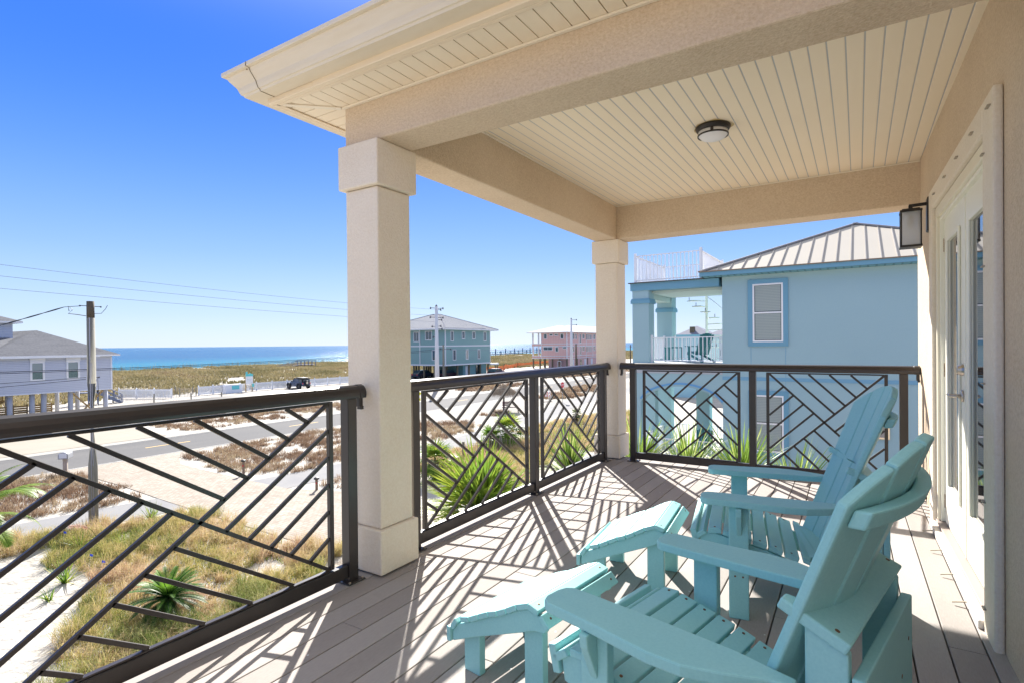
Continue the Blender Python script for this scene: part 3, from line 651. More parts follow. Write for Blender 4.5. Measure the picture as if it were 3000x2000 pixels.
brownpatch([(-30.0, 8.0), (-30.0, 10.4), (-30.0, 11.6), (-27.7, 12.2), (-24.1, 12.1), (-22.0, 11.8), (-21.6, 11.0), (-21.8, 9.6), (-22.4, 8.0), (-24, 6.0), (-28, 6)], 360, .34, .018, 'brown dry grass by the mailbox between the road and the path', 2, .36)
brownpatch([(-28.4, 16.8), (-29.6, 19.3), (-29.8, 23.9), (-29.3, 29.5), (-20.2, 22), (-20.4, 18.0), (-21.5, 16.4), (-23.8, 16.2), (-26.9, 16.6)], 300, .30, .020, 'reddish brown dry grass beyond the brick driveway, beside the road', 3, .38)
brownpatch([(-17.4, 16.9), (-17.6, 17.8), (-17.0, 19.5), (-14.4, 18.5), (-14.9, 17.0)], 260, .30, .018, 'small brown grass patch round the second marker post', 4, .35)
brownpatch([(-45.2, 22.6), (-46.2, 26.9), (-44.5, 31.0), (-43.0, 43.0), (-38.2, 40), (-38.1, 26.7), (-38.1, 21.6), (-42.0, 21.9)], 200, .28, .026, 'sparse tan grass on the sand across the road', 5, .50)
brownpatch([(-26.6, 31), (-26.0, 33.7), (-24.1, 34.0), (-23.1, 34.9), (-21.1, 34.2), (-20.0, 31.7), (-20.2, 26), (-22.5, 22.5), (-27, 27)], 220, .36, .024, 'dark reddish scrub grass seen through the middle railing', 6, .40)
brownpatch([(-24.8, 38.8), (-25.0, 42.7), (-23.6, 41.9), (-23.0, 38.8)], 200, .30, .026, 'thin dry grass beside the thatched umbrella', 7, .45)
brownpatch([(-17.0, 24.0), (-16.7, 27.1), (-16.4, 29.2), (-15.2, 31), (-13.5, 33), (-11.4, 28), (-10, 22), (-13, 19.5), (-15.8, 21.5)], 420, .42, .018, 'yellow and tan grass around the fan palms', 8, .28, GM, 1.3)
brownpatch([(-44.0, 59.3), (-44.0, 64.0), (-44.6, 70.2), (-41, 73), (-38.2, 70), (-38.2, 57)], 110, .40, .035, 'low dry grass across the road near the teal house', 9, .42)
brownpatch([(-30.2, 66.0), (-30.3, 74.0), (-27.5, 72.6), (-24.9, 69.0), (-24, 64), (-28.6, 62.5)], 130, .45, .035, 'tan grass island behind the stop sign', 10, .33)
brownpatch([(-28.3, 54.5), (-29.0, 59.6), (-27.4, 61.4), (-24.8, 60.9), (-23.8, 58.4), (-23.9, 55.5), (-24.9, 53.9), (-26.5, 53.0)], 150, .42, .032, 'brown grass strip around the stop sign', 11, .33)
brownpatch([(-17.4, 33), (-17.2, 40.1), (-16.6, 44), (-14.0, 47), (-9, 40), (-8.4, 30), (-11.7, 29.0), (-13.0, 30)], 260, .40, .024, 'tan and yellow scrub below the far corner column', 12, .34, GM)
brownpatch([(-43, 80), (-52, 112), (-38, 125), (-38, 100)], 40, .5, .06, 'scattered dry grass in front of the pink house', 13, .45)
# beach dune cover
bs = scatter([(-71, -10), (-71, 60), (-70, 300), (-126, 320), (-124, -10)], 14, 5, .30, 14, 2)
far = bs[:, 1] > 140
pk = np.clip(.15+.75*nz2(bs[:, 0], bs[:, 1], 6, 9)+.3*(nz2(bs[:, 0], bs[:, 1], 2, 8)-.5), 0, 1)
DG = grassmat('sea_oats_blades', [(.15, .135, .065), (.22, .195, .095), (.30, .255, .135), (.35, .29, .16), (.26, .20, .12)], tl=.2)
blades('sea_oats', bs, .55, .16, .8, DG, 'olive and tan sea oats covering the beach dune behind the fences', 'dune vegetation', pick=pk, wind=(.3, -.2), seed=14)
bs = scatter([(-118, 30), (-118, 110), (-124, 110), (-124, 30)], 2.2, 4, .3, 15, 1)
blades('sea_oats', bs, 1.5, .05, .25, DG, 'thin tall sea oat stems on the dune crest against the sea', 'dune vegetation', wind=(.15, -.1), seed=15)
# ================================================================== adirondack chairs and footstools
TE = MT['teal']
def screwdots(parent, pts, r=.005):
    for p, nrm in pts:
        b = MB(); n = Vector(nrm).normalized(); a = n.cross(Vector((.3, .5, .8))).normalized(); c = n.cross(a); p = Vector(p)
        b.loft([[p+n*h+a*rr*math.cos(k*math.pi/4)+c*rr*math.sin(k*math.pi/4) for k in range(8)] for h, rr in ((-.002, r), (.0006, r), (.0010, r*.5))])
        b.build('screw', MT['screw'], parent)
def chair():
    """local axes: +x towards the back, y sideways, z up; x = 0 at the arm tips"""
    T = thing('adirondack_chair', 'x', 'adirondack chair', group='turquoise adirondack chairs')
    TH = .028
    # seat slats over a dished line
    def seatz(b_): return .392-.02*max(0, (.06-b_)/.06)**2-.235*max(0, b_-.08)-.10*max(0, b_-.30)
    b = MB(); k = 0; scr = []
    b.bar((-.030, -.285, .335), (-.030, .285, .335), .028, .085, up=(-.25, 0, 1))       # front apron slat
    bb_ = [-.008, .060, .127, .194, .261, .328, .395]
    for i, c in enumerate(bb_):
        z = seatz(c); sl = (seatz(c+.03)-seatz(c-.03))/.06
        b.bar((c, -.285, z-TH/2), (c, .285, z-TH/2), .060, TH*.9, up=(-sl, 0, 1))
        scr += [((c, s*.262, z+.0002), (-sl, 0, 1)) for s in (-1, 1)]
    # rounded rear piece that closes the seat against the curved back
    c = .440; z = seatz(.452)
    pts = [(c, -.285), (c+.030, -.285)]+[(.455+.115*math.cos(a), .245*math.sin(a)) for a in [R(-80+i*10) for i in range(17)]]+[(c+.030, .285), (c, .285)]
    b.prism([(x, y, seatz(min(x, .47))-TH+.012) for x, y in pts], (0, 0, TH*.92))
    seat = b.build('seat', TE, T, bevel=.004, seg=2); screwdots(seat, scr)
    # side stringers running down to the floor behind
    for s in (-1, 1):
        y0, y1 = s*.245, s*.273
        up_ = [(-.012, .355), (.06, .364), (.30, .305), (.46, .245), (.62, .165), (.80, .055)]
        lo = [(.86, .002), (.76, .002), (.55, .115), (.30, .215), (.06, .262), (.0, .275)]
        b = MB(); b.prism([(x, y0, z) for x, z in up_+lo], (0, y1-y0, 0)); b.build('side_stringer', TE, T, bevel=.004)
    # front legs with the small bracket under each arm
    for s in (-1, 1):
        ya, yb = s*.322, s*.356
        b = MB(); b.box(.125, ya, 0, .212, yb, .527); lg = b.build('leg', TE, T, bevel=.005)
        screwdots(lg, [((.152, s*.3565, .20), (0, s, 0)), ((.186, s*.3565, .20), (0, s, 0))], .0045)
        b = MB(); b.prism([(.156, yb, .526), (.156, yb+s*.050, .526), (.156, yb+s*.046, .49), (.156, yb, .39)], (.026, 0, 0)); b.build('arm_bracket', TE, lg, bevel=.004)
        b = MB(); b.box(.14, s*.274, .27, .20, s*.3215, .34); b.build('leg_spacer', TE, lg, bevel=.003)
    # arms
    for s in (-1, 1):
        oc = [(.030, .385), (.010, .372), (.0, .350), (.0, .298), (.008, .270), (.028, .255)]
        out = [(.10, .253), (.35, .255), (.52, .262), (.60, .276), (.655, .284), (.655, .318), (.612, .326), (.53, .372), (.445, .407), (.36, .413), (.20, .396), (.09, .388)]
        b = MB(); b.prism([(x, s*y, .529) for x, y in oc+out], (0, 0, .031)); b.build('arm', TE, T, bevel=.005, seg=2)
    # curved back made of five boards, leaning back
    ex = Vector((math.sin(R(20.5)), 0, math.cos(R(20.5))))
    Nb = 5; scb = []
    def arc(v):  # plan curve: depth behind the edge boards
        return .066*(1-(v/.26)**2)
    bks = MB(); edges = [-.247, -.149, -.050, .050, .149, .247]
    def ztop(v): return 1.078-1.85*v*v
    for i in range(Nb):
        va, vb = edges[i]+.0022, edges[i+1]-.0022
        P = [Vector((.470+arc(va), va*.98, .275)), Vector((.470+arc(vb), vb*.98, .275))]
        tt = lambda v: [(ztop(v)-.275)/ex.z]
        sub = 4 if i not in () else 1
        vs_ = [va+(vb-va)*j/sub for j in range(sub+1)]
        front = [Vector((.470+arc(va)+(arc(vb)-arc(va))*j/sub, v*.98, .275)) for j, v in enumerate(vs_)]
        n = (P[1]-P[0]).cross(ex).normalized(); n = n if n.x > 0 else -n
        top = [p+ex*((ztop(v)-.275)/ex.z)+Vector((0, v*.26, 0)) for p, v in zip(front, vs_)]
        poly = front+top[::-1]
        bks.prism(poly, n*.026)
        if i in (1, 2, 3): scb.append((P[0]*.5+P[1]*.5+ex*.18-n*.0004, -n))
    back = bks.build('backrest', TE, T, bevel=.006, seg=2)
    screwdots(back, scb, .005)
    # upper curved brace
    b = MB(); rings = []
    for j in range(13):
        v = -.275+.55*j/12; d = (.932-.275)/ex.z; p = Vector((.470+arc(v*.86)+.030, v*1.06, .275))+ex*d
        tx = Vector((1, 0, 0)); rings.append([p+tx*a+ex*c_ for a, c_ in ((0, -.021), (.034, -.021), (.034, .021), (0, .021))])
    b.loft(rings); ub = b.build('upper_brace', TE, T, bevel=.005)
    screwdots(ub, [(Vector((.470+arc(v)+.0645, v, .275))+ex*((.932-.275)/ex.z), (1, 0, .1)) for v in (-.22, -.11, 0, .11, .22)], .0045)
    # lower tilted shelf brace behind the back
    b = MB(); a0 = Vector((.622, 0, .728)); a1 = Vector((.758, 0, .668)); nn = Vector((.42, 0, .90)).normalized()
    pts = [(0, -.282), (1, -.282), (1, .282), (0, .282)]+[(.0, v) for v in (.27,)]
    def onp(bx, v): return Vector((bx, v, .728-(bx-.622)*.441))
    fr_ = [(.470+arc(v)+.156+.012, v) for v in (.225, .15, .075, 0, -.075, -.15, -.225)]
    prof_ = [onp(.622, -.282), onp(.758, -.282), onp(.758, .282), onp(.622, .282), onp(.622, .25)]+[onp(max(q, .622), v) for q, v in fr_]+[onp(.622, -.25)]
    b.prism([p-nn*.028 for p in prof_], nn*.028); lb = b.build('lower_brace', TE, T, bevel=.005)
    screwdots(lb, [((.655, s*.26, .7140), tuple(nn)) for s in (-1, 1)]+[((.727, s*.26, .6822), tuple(nn)) for s in (-1, 1)], .0055)
    b = MB(); b.add([(.660, -.02, .7124), (.710, -.03, .6903), (.713, .04, .6890), (.663, .045, .7111)], [(0, 1, 2, 3)])
    b.build('faded_stamp', mat('faded_stamp', (.105, .345, .395), .6, n1=(220, .7, (.085, .30, .345))), lb)
    # rear legs and rear panel
    for s in (-1, 1):
        b = MB(); b.prism([(.668, s*.245, 0), (.752, s*.245, 0), (.750, s*.245, .642), (.666, s*.245, .680)], (0, s*.028, 0)); b.build('leg', TE, T, bevel=.004)
    b = MB(); b.box(.7545, -.272, .14, .780, .272, .598); rpn = b.build('rear_panel', TE, T, bevel=.004)
    screwdots(rpn, [((.7802, .215, .50), (1, 0, 0)), ((.7802, .12, .44), (1, 0, 0)), ((.7802, -.22, .48), (1, 0, 0))], .0055)
    return T
def stool():
    T = thing('footstool', 'x', 'footstool', group='turquoise footstools')
    pf = [(.020, .162), (.055, .212), (.080, .226), (.130, .241), (.177, .266), (.227, .291), (.272, .308), (.316, .331), (.366, .360), (.424, .383), (.474, .367), (.512, .336)]
    b = MB(); scr = []
    b.bar((.018, -.238, .140), (.018, .238, .140), .020, .058, up=(0, 0, 1))
    segs = [(.024, .172, .054, .214)]+[(pf[i][0], pf[i][1], pf[i+1][0], pf[i+1][1]) for i in range(2, 9)]+[(.424, .383, .474, .368), (.482, .362, .520, .322)]
    for (xa, za, xb, zb_) in segs:
        d = Vector((xb-xa, 0, zb_-za)); L0 = d.length; d.normalize(); n = Vector((-d.z, 0, d.x)); c = Vector(((xa+xb)/2, 0, (za+zb_)/2))-n*.010
        b.bar(c-Vector((0, .238, 0)), c+Vector((0, .238, 0)), L0-.005, .021, up=tuple(n))
        if xa > .36: scr += [(c+n*.0108+Vector((0, s*.205, 0)), n) for s in (-1, 1)]
    st = b.build('top_slats', TE, T, bevel=.0035); screwdots(st, scr, .0045)
    for s in (-1, 1):
        y0, y1 = s*.200, s*.226
        up_ = [(.030, .150), (.060, .190), (.130, .218), (.227, .268), (.316, .308), (.366, .336), (.424, .360), (.470, .343), (.500, .315)]
        lo = [(.490, .292), (.440, .285), (.378, .258), (.167, .172), (.032, .112)]
        b = MB(); b.prism([(x, y0, z) for x, z in up_+lo], (0, y1-y0, 0)); b.build('side_board', TE, T, bevel=.004)
        for xa, xb in ((.068, .152), (.376, .460)):
            b = MB(); za = .185 if xa < .2 else .30; b.prism([(xa, s*.165, 0), (xb, s*.165, 0), (xb, s*.165, za+.035), (xa, s*.165, za)], (0, s*.033, 0)); b.build('leg', TE, T, bevel=.004)
    return T
c1 = chair(); c1.location = (1.668, 3.11, 0); c1.rotation_euler = (0, 0, R(-11.8)); c1['label'] = 'turquoise adirondack chair nearest the camera, its backrest seen from behind'
c2 = copy_tree(c1); c2.location = (1.668, 4.405, 0); c2.rotation_euler = (0, 0, R(9.5)); c2['label'] = 'turquoise adirondack chair farther away, nearer the back railing'
s1 = stool(); s1.location = (.996, 3.307, 0); s1.rotation_euler = (0, 0, R(-8)); s1['label'] = 'turquoise slatted footstool in the foreground by the near chair, cut by its arm'
s2 = copy_tree(s1); s2.location = (1.060, 4.250, 0); s2.rotation_euler = (0, 0, R(5.5)); s2['label'] = 'turquoise slatted footstool farther away, in front of the rear chair'
# ================================================================== neighbouring houses
WG = glassmat('window_glass', (.05, .07, .09), .06)
WGd = glassmat('window_glass_dark', (.03, .05, .055), .08)
BL = mat('blind_slats', (.33, .38, .36), .6); stripe(BL, 2, .05, .012, (.24, .285, .27), .004)
def win(parent, axis, a0, a1, z0, z1, pl, out, fr, gl=WG, fw=.09, split=True, name='window', hood=False, vsplit=False, blind=None):
    """window on a wall: axis 'x' -> wall faces y (pl = y of the wall), axis 'y' -> wall faces x. out = +-1 outward"""
    d = .05*out
    def B(b, u0, w0, u1, w1, d0, d1):
        if axis == 'x': b.box(u0, pl+d0, w0, u1, pl+d1, w1)
        else: b.box(pl+d0, u0, w0, pl+d1, u1, w1)
    b = MB(); B(b, a0-fw, z0-fw, a0, z1+fw, 0, d); B(b, a1, z0-fw, a1+fw, z1+fw, 0, d); B(b, a0+.0005, z0-fw, a1-.0005, z0, 0, d); B(b, a0+.0005, z1, a1-.0005, z1+fw, 0, d)
    f = b.build(name, fr, parent)
    b = MB(); t = .025
    if split: zm = (z0+z1)/2; B(b, a0, zm-t, a1, zm+t, d*.2, d*.7)
    if vsplit: am = (a0+a1)/2; B(b, am-t, z0, am+t, z1, d*.25, d*.65)
    if split or vsplit: b.build('muntin', fr, f)
    b = MB(); B(b, a0, z0, a1, z1, .002*out, .012*out); b.build('pane', gl, f)
    if blind: b = MB(); B(b, a0+.02, blind[0], a1-.02, blind[1], .0125*out, .016*out); b.build('blind', BL, f)
    if hood: b = MB(); B(b, a0-fw-.02, z1+fw+.002, a1+fw+.02, z1+fw+.24, 0, d*2.4); b.build('shutter_box', fr, f)
    return f
def railing(parent, pts, h, m_, post_r=.04, sp=.12, pr=.013, rail=.03, z0=.08, name='railing'):
    """baluster railing along a polyline of (x,y,z)"""
    f = None
    for i in range(len(pts)-1):
        p, q = Vector(pts[i]), Vector(pts[i+1]); d = q-p; n = max(1, int(d.length/sp)); b = MB()
        b.bar(p+Vector((0, 0, h)), q+Vector((0, 0, h)), rail*2, rail); b.bar(p+Vector((0, 0, z0)), q+Vector((0, 0, z0)), rail*1.4, rail)
        for k in range(1, n):
            c = p+d*(k/n); b.bar(c+Vector((0, 0, z0)), c+Vector((0, 0, h)), pr*2, pr*2, up=tuple(d))
        o = b.build(name, m_, parent)
        for e, k in ((p, i), (q, i+1)):
            if e is q and i < len(pts)-2: continue
            b = MB(); b.box(e.x-post_r, e.y-post_r, e.z, e.x+post_r, e.y+post_r, e.z+h+.10); b.build('railing_post', m_, o)
    return f
def hiproof(parent, x0, y0, x1, y1, z, slope, m_, name='roof', seam=None, seam_m=None, th=.12, fas=None):
    w = min(x1-x0, y1-y0)/2; h = w*slope
    if x1-x0 < y1-y0: r0, r1 = (x0+w, y0+w), (x0+w, y1-w)
    else: r0, r1 = (x0+w, y0+w), (x1-w, y0+w)
    V = [(x0, y0, z), (x1, y0, z), (x1, y1, z), (x0, y1, z), (*r0, z+h), (*r1, z+h)]
    if x1-x0 < y1-y0: Fs = [(0, 1, 4), (1, 2, 5, 4), (2, 3, 5), (3, 0, 4, 5)]
    else: Fs = [(0, 1, 5, 4), (1, 2, 5), (2, 3, 4, 5), (3, 0, 4)]
    b = MB(); b.add(V, Fs+[(3, 2, 1, 0)]); rf = b.build(name, m_, parent)
    if seam:
        b = MB(); n = Vector((0, 0, .03))
        # standing seams on the two faces towards us (y0 face and x1 face)
        def line(p, q): b.bar(Vector(p)+n*.4, Vector(q)+n*.4, .022, .035)
        x = x0+seam/2
        while x < x1:
            d = min(x-x0, x1-x, w); line((x, y0, z), (x, y0+d, z+d*slope)); x += seam
        y = y0+seam/2
        while y < y1:
            d = min(y-y0, y1-y, w); line((x1, y, z), (x1-d, y, z+d*slope)); line((x0, y, z), (x0+d, y, z+d*slope)) if seam > .9 else None; y += seam
        b.build('roof_seams', seam_m or m_, rf)
        b = MB()
        for p, q in ((V[0], V[4]), (V[1], V[4] if x1-x0 < y1-y0 else V[5]), (V[4], V[5]), (V[2], V[5])): b.bar(Vector(p)+n, Vector(q)+n, .16, .05)
        b.build('ridge_cap', seam_m or m_, rf)
    b = MB(); t = fas or th
    b.box(x0, y0, z-t, x1, y0+.04, z-.003); b.box(x0, y1-.04, z-t, x1, y1, z-.003); b.box(x0, y0+.041, z-t, x0+.04, y1-.041, z-.003); b.box(x1-.04, y0+.041, z-t, x1, y1-.041, z-.003)
    return rf, b

# ---------------------------------------------------------------- the blue house next door
bl1 = mat('blue_stucco', (.32, .47, .51), .85, spec=.2, n1=(.35, .5, (.285, .43, .475)), n2=(30, .3, (.36, .51, .55)), bump=(60, .3, .004))
bl2 = mat('blue_trim', (.155, .335, .45), .7, spec=.3, n1=(1, .2, (.14, .31, .42)))
blc = mat('porch_ceiling_pale', (.42, .52, .50), .7)
mroof = mat('metal_roof_grey', (.43, .395, .34), .6, spec=.2, n1=(.6, .3, (.47, .435, .38)))
mseam = mat('metal_roof_seam', (.30, .28, .26), .4, spec=.4)
H = thing('blue_house', 'light blue stucco neighbour house with a grey standing seam roof, porch and roof deck', 'house')
YW = 20.44; XA, XB, XC, XD = -4.50, -3.90, -1.42, 6.35
ZD1, ZD2, ZR, ZL = .58, 3.18, 3.43, -2.95      # upper deck, porch ceiling, roof deck, lower deck
b = MB(); b.box(XC, YW, GZ-.3, XD, 38, 3.42); b.build('wall', bl1, H)
rf, fb = hiproof(H, -2.05, 20.02, 6.67, 38.4, 3.58, .42, mroof, seam=.37, seam_m=mseam, fas=.14)
fb.build('fascia', bl2, rf)
b = MB(); b.box(-2.07, 19.98, 3.575, 6.70, 20.03, 3.605); b.build('drip_edge', mat('drip_edge_brown', (.22, .15, .10), .5), rf)
b = MB(); b.box(-1.95, 20.07, 3.42, 6.6, 20.43, 3.435); so_ = b.build('eave_soffit', stripe(mat('eave_vinyl_teal', (.16, .36, .42), .6), 0, .2, .05, (.09, .22, .26)), rf)
# windows facing us
w1 = win(H, 'x', .12, .78, 1.50, 3.06, YW, -1, MT['white'], fw=.05, gl=WGd, blind=(1.52, 2.18))
b = MB()
for z0, z1, x0, x1 in ((1.14, 1.44, -.61, .50), ): pass
def sx(X): return 2.365+(X-2.365)*1.22
def sz(Z): return 1.292+(Z-1.292)*1.22
bpy.data.objects.remove(w1.children[0], do_unlink=True) if False else None
for o in [w1]+list(w1.children): bpy.data.objects.remove(o, do_unlink=True)
def bigwin(x0, x1, z0, z1, fw=.14):
    b = MB(); b.box(x0-fw, YW-.05, z0-fw, x0, YW, z1+fw); b.box(x1, YW-.05, z0-fw, x1+fw, YW, z1+fw); b.box(x0+.001, YW-.05, z1, x1-.001, YW, z1+fw); b.box(x0+.001, YW-.05, z0-fw, x1-.001, YW, z0)
    s_ = b.build('window_surround', bl2, H)
    f = win(H, 'x', x0+.05, x1-.05, z0+.05, z1-.05, YW-.0, -1, MT['white'], fw=.05, gl=WGd)
    zm = (z0+z1)/2
    b = MB(); b.box(x0+.07, YW-.016, z0+.07, x1-.07, YW-.0125, zm-.03); b.build('blind', BL, f)
    b = MB(); b.box(x0+.07, YW-.016, (z0+z1)/2+.05, x1-.07, YW-.0125, z1-.06); b.build('blind', BL, f)
bigwin(sx(.03), sx(.75), sz(1.28), sz(2.79))
bigwin(sx(.03), sx(.75), sz(-1.58), sz(-.10))
# floor band, score lines and wall vent
b = MB(); b.box(XC, YW-.02, sz(.27), XD, YW, sz(.36)); b.box(sx(-.02)-.008, YW-.004, ZL, sx(-.02)+.008, YW, sz(1.14)); b.box(sx(-.02)-.008, YW-.004, sz(2.9), sx(-.02)+.008, YW, 3.3); b.box(sx(.80)-.006, YW-.004, GZ, sx(.80)+.006, YW, sz(1.14)); b.build('score_line', mat('blue_joint', (.17, .36, .50), .8), H)
b = MB(); b.box(sx(2.69), YW-.06, sz(-1.04), sx(2.99), YW, sz(-.72)); v = b.build('wall_vent', MT['steel'], H, bevel=.01)
b = MB(); b.box(sx(2.72), YW-.09, sz(-.99), sx(2.90), YW-.061, sz(-.77)); b.build('vent_hood', mat('vent_inner', (.30, .27, .25), .5), v)
# upper porch
YP = 23.9
def sqcol(x0, y0, w, z0, z1, cz=None, m_=bl1):
    b = MB(); b.box(x0, y0, z0, x0+w, y0+w, z1); c = b.build('porch_column', m_, H)
    if cz: b = MB(); b.box(x0-.05, y0-.05, cz, x0+w+.05, y0+w+.05, cz+.12); b.box(x0-.03, y0-.03, cz+.121, x0+w+.03, y0+w+.03, cz+.17); b.build('capital', bl2, c)
sqcol(XA, YW, .60, ZD1, 3.14, 2.68); sqcol(XA, YP-.6, .60, ZD1, 3.14, 2.50)
b = MB(); b.box(XA-.06, YW-.04, 3.14, XC-.6+.5, YP+.05, 3.40); b.build('porch_beam', bl2, H)
b = MB(); b.box(XA+.6, YW+.35, 3.05, XC, YP-.6, 3.135); b.build('porch_ceiling', blc, H)
b = MB(); b.box(XA+.05, YW+.6005, 2.86, XA+.55, YP-.6005, 3.135); b.build('porch_side_beam', blc, H)
b = MB(); b.box(XA-.12, YW-.12, 3.401, XC-.58, YP+.12, 3.43); b.build('roof_deck', mat('deck_edge_dark', (.07, .06, .06), .6), H)
b = MB(); b.box(XA-.02, YW-.02, ZD1-.36, XC, YP+.1, ZD1-.03); b.box(XA-.05, YW-.05, ZD1-.029, XC-.001, YP+.13, ZD1); b.build('upper_deck', mat('deck_pale', (.40, .42, .45), .7), H)
L1 = [(-1.98, YW+.02, ZR), (-4.38, YW+.02, ZR)]
railing(H, [(-2.10, YW+.02, ZR), (-4.38, YW+.02, ZR), (-4.38, YP, ZR), (-2.10, YP, ZR), (-2.10, YW+.06, ZR)], .95, MT['whitem'], sp=.13)
railing(H, [(XB+.02, YW+.25, ZD1), (XC, YW+.25, ZD1)], .88, MT['whitem'], sp=.13)
railing(H, [(XA+.3, YW+.65, ZD1), (XA+.3, YP-.62, ZD1)], .88, MT['whitem'], sp=.13)
railing(H, [(XB+.02, YP-.3, ZD1), (XC, YP-.3, ZD1)], .88, MT['whitem'], sp=.13)
# lower arcade: front wall pierced by a wide arch, piers behind
b = MB(); N = 18; ax0, ax1 = XA+.28, XC; zt_ = ZD1-.36; zs_ = sz(-.42); za_ = sz(.05)
P = [(XA, zt_)]
arch = [(ax0+(ax1-ax0)*i/N, zs_+(za_-zs_)*math.sin(math.pi*i/N)**.62) for i in range(N+1)]
for i in range(N):
    (x0, z0), (x1, z1) = arch[i], arch[i+1]; b.prism([(x0, YW, z0), (x1, YW, z1), (x1, YW, zt_), (x0, YW, zt_)], (0, .45, 0))
b.box(XA, YW, GZ, ax0, YW+.45, zt_); b.build('arcade_wall', bl1, H)
b = MB()
for i in range(N):
    (x0, z0), (x1, z1) = arch[i], arch[i+1]; b.bar((x0, YW-.012, z0+.10), (x1, YW-.012, z1+.10), .03, .06, up=(0, 0, 1))
b.build('arch_moulding', mat('blue_moulding', (.13, .33, .58), .8), H)
for x0, y0, w in ((XA, YP-.5, .5), (-3.0, YP-.5, .5), (-4.6, YW+1.6, .4)): 
    b = MB(); b.box(x0, y0, GZ, x0+w, y0+w, zt_); b.build('arcade_pier', bl1, H)
b = MB(); b.box(XC-.32, YP-.5, GZ, XC, YP, zt_); b.build('arcade_pier', bl1, H)
b = MB(); b.box(XA, YW+.46, ZL-.15, XC-.001, YP+.6, ZL); b.box(XA, YP+.601, ZL-.15, XC-.001, 27.5, ZL); b.build('lower_deck', mat('deck_beige', (.42, .38, .33), .8), H)
railing(H, [(XA+.30, YW+.22, ZL), (XC-.02, YW+.22, ZL)], .85, MT['whitem'], sp=.13)
railing(H, [(XA+.2, YW+.5, ZL), (XA+.2, YP, ZL)], .9, MT['whitem'], sp=.13)
railing(H, [(XA, YP+.2, ZL), (XC, YP+.2, ZL)], .9, MT['whitem'], sp=.13)
# spiral stair from the upper deck to the roof deck, on the far side
S = thing('spiral_stair', 'white spiral staircase rising to the roof deck behind the blue house porch', 'spiral staircase', (-2.84, 24.55, 0))
b = MB(); b.tube([(0, 0, ZD1), (0, 0, 3.45)], .055, 12); b.build('centre_pole', mat('stair_white', (.66, .70, .64), .5), S)
for k in range(12):
    z = ZD1+.235*(k+1); a = R(175+(11-k)*26) ; a0, a1 = a-R(14), a+R(14); r_ = .80
    b = MB(); b.prism([(.05*math.cos(a), .05*math.sin(a), z), (r_*math.cos(a0), r_*math.sin(a0), z), (r_*math.cos(a1), r_*math.sin(a1), z)], (0, 0, .035)); tr = b.build('tread', mat('tread_white', (.60, .64, .58), .5) if k == 0 else bpy.data.materials['tread_white'], S)
    b = MB(); b.tube([(r_*math.cos(a), r_*math.sin(a), z+.03), (r_*math.cos(a), r_*math.sin(a), z+.16)], .012, 6); b.build('tread_peg', MT['iron'], tr)
b = MB(); b.tube([(.86*math.cos(R(-88+k*12)), .86*math.sin(R(-88+k*12)), 3.2-.14*k) for k in range(9)], .014, 6); b.build('handrail', MT['whitem'], S)
# upper-deck furniture next door
dteal = mat('dark_teal_lumber', (.012, .16, .17), .5, n1=(3, .3, (.02, .22, .23)))
def farchair(x, y, z, rz, label, name='adirondack_chair', cat='adirondack chair'):
    c = thing(name, label, cat, (x, y, z), R(rz), 'dark teal chairs next door')
    b = MB(); b.prism([(.02, -.26, .36), (.50, -.26, .26), (.50, .26, .26), (.02, .26, .36)], (0, 0, .03)); b.build('seat', dteal, c)
    b = MB()
    for i in range(6): v = -.25+i*.10; b.prism([(.46, v-.040, .26), (.46, v+.040, .26), (.76, v+.043, 1.02-.9*v*v), (.76, v-.043, 1.02-.9*v*v)], (.02, 0, 0))
    b.build('backrest', dteal, c)
    for s in (-1, 1):
        b = MB(); b.prism([(0, s*.27, .55), (0, s*.38, .55), (.62, s*.36, .55), (.62, s*.27, .55)], (0, 0, .03)); b.build('arm', dteal, c)
        b = MB(); b.box(.10, s*.27, 0, .19, s*.31, .55); b.build('leg', dteal, c)
        b = MB(); b.prism([(.0, s*.25, .36), (.0, s*.25, .27), (.78, s*.25, 0), (.86, s*.25, 0), (.86, s*.25, .05)], (0, s*.03, 0)); b.build('side_stringer', dteal, c)
    return c
fc = [farchair(-2.75, 22.0, ZD1, -38, 'dark teal adirondack chair on the upper porch of the blue house')]
for x, y, rz, lb in ((-2.35, 21.75, 100, 'dark teal slatted chair on the lower porch, nearer the arch railing'), (-1.75, 23.0, 60, 'dark teal slatted chair on the lower porch, farther right under the arch')):
    c = copy_tree(fc[0]); c.location = (x, y, ZL); c.rotation_euler = (0, 0, R(rz)); c['label'] = lb
T_ = thing('side_table', 'small dark teal table beside the chair on the upper porch next door', 'side table', (-3.55, 22.3, ZD1))
b = MB(); b.box(-.28, -.28, .50, .28, .28, .54); b.build('table_top', dteal, T_)
for sx_ in (-1, 1):
    for sy_ in (-1, 1): b = MB(); b.box(sx_*.22, sy_*.22, 0, sx_*.27, sy_*.27, .50); b.build('leg', dteal, T_)

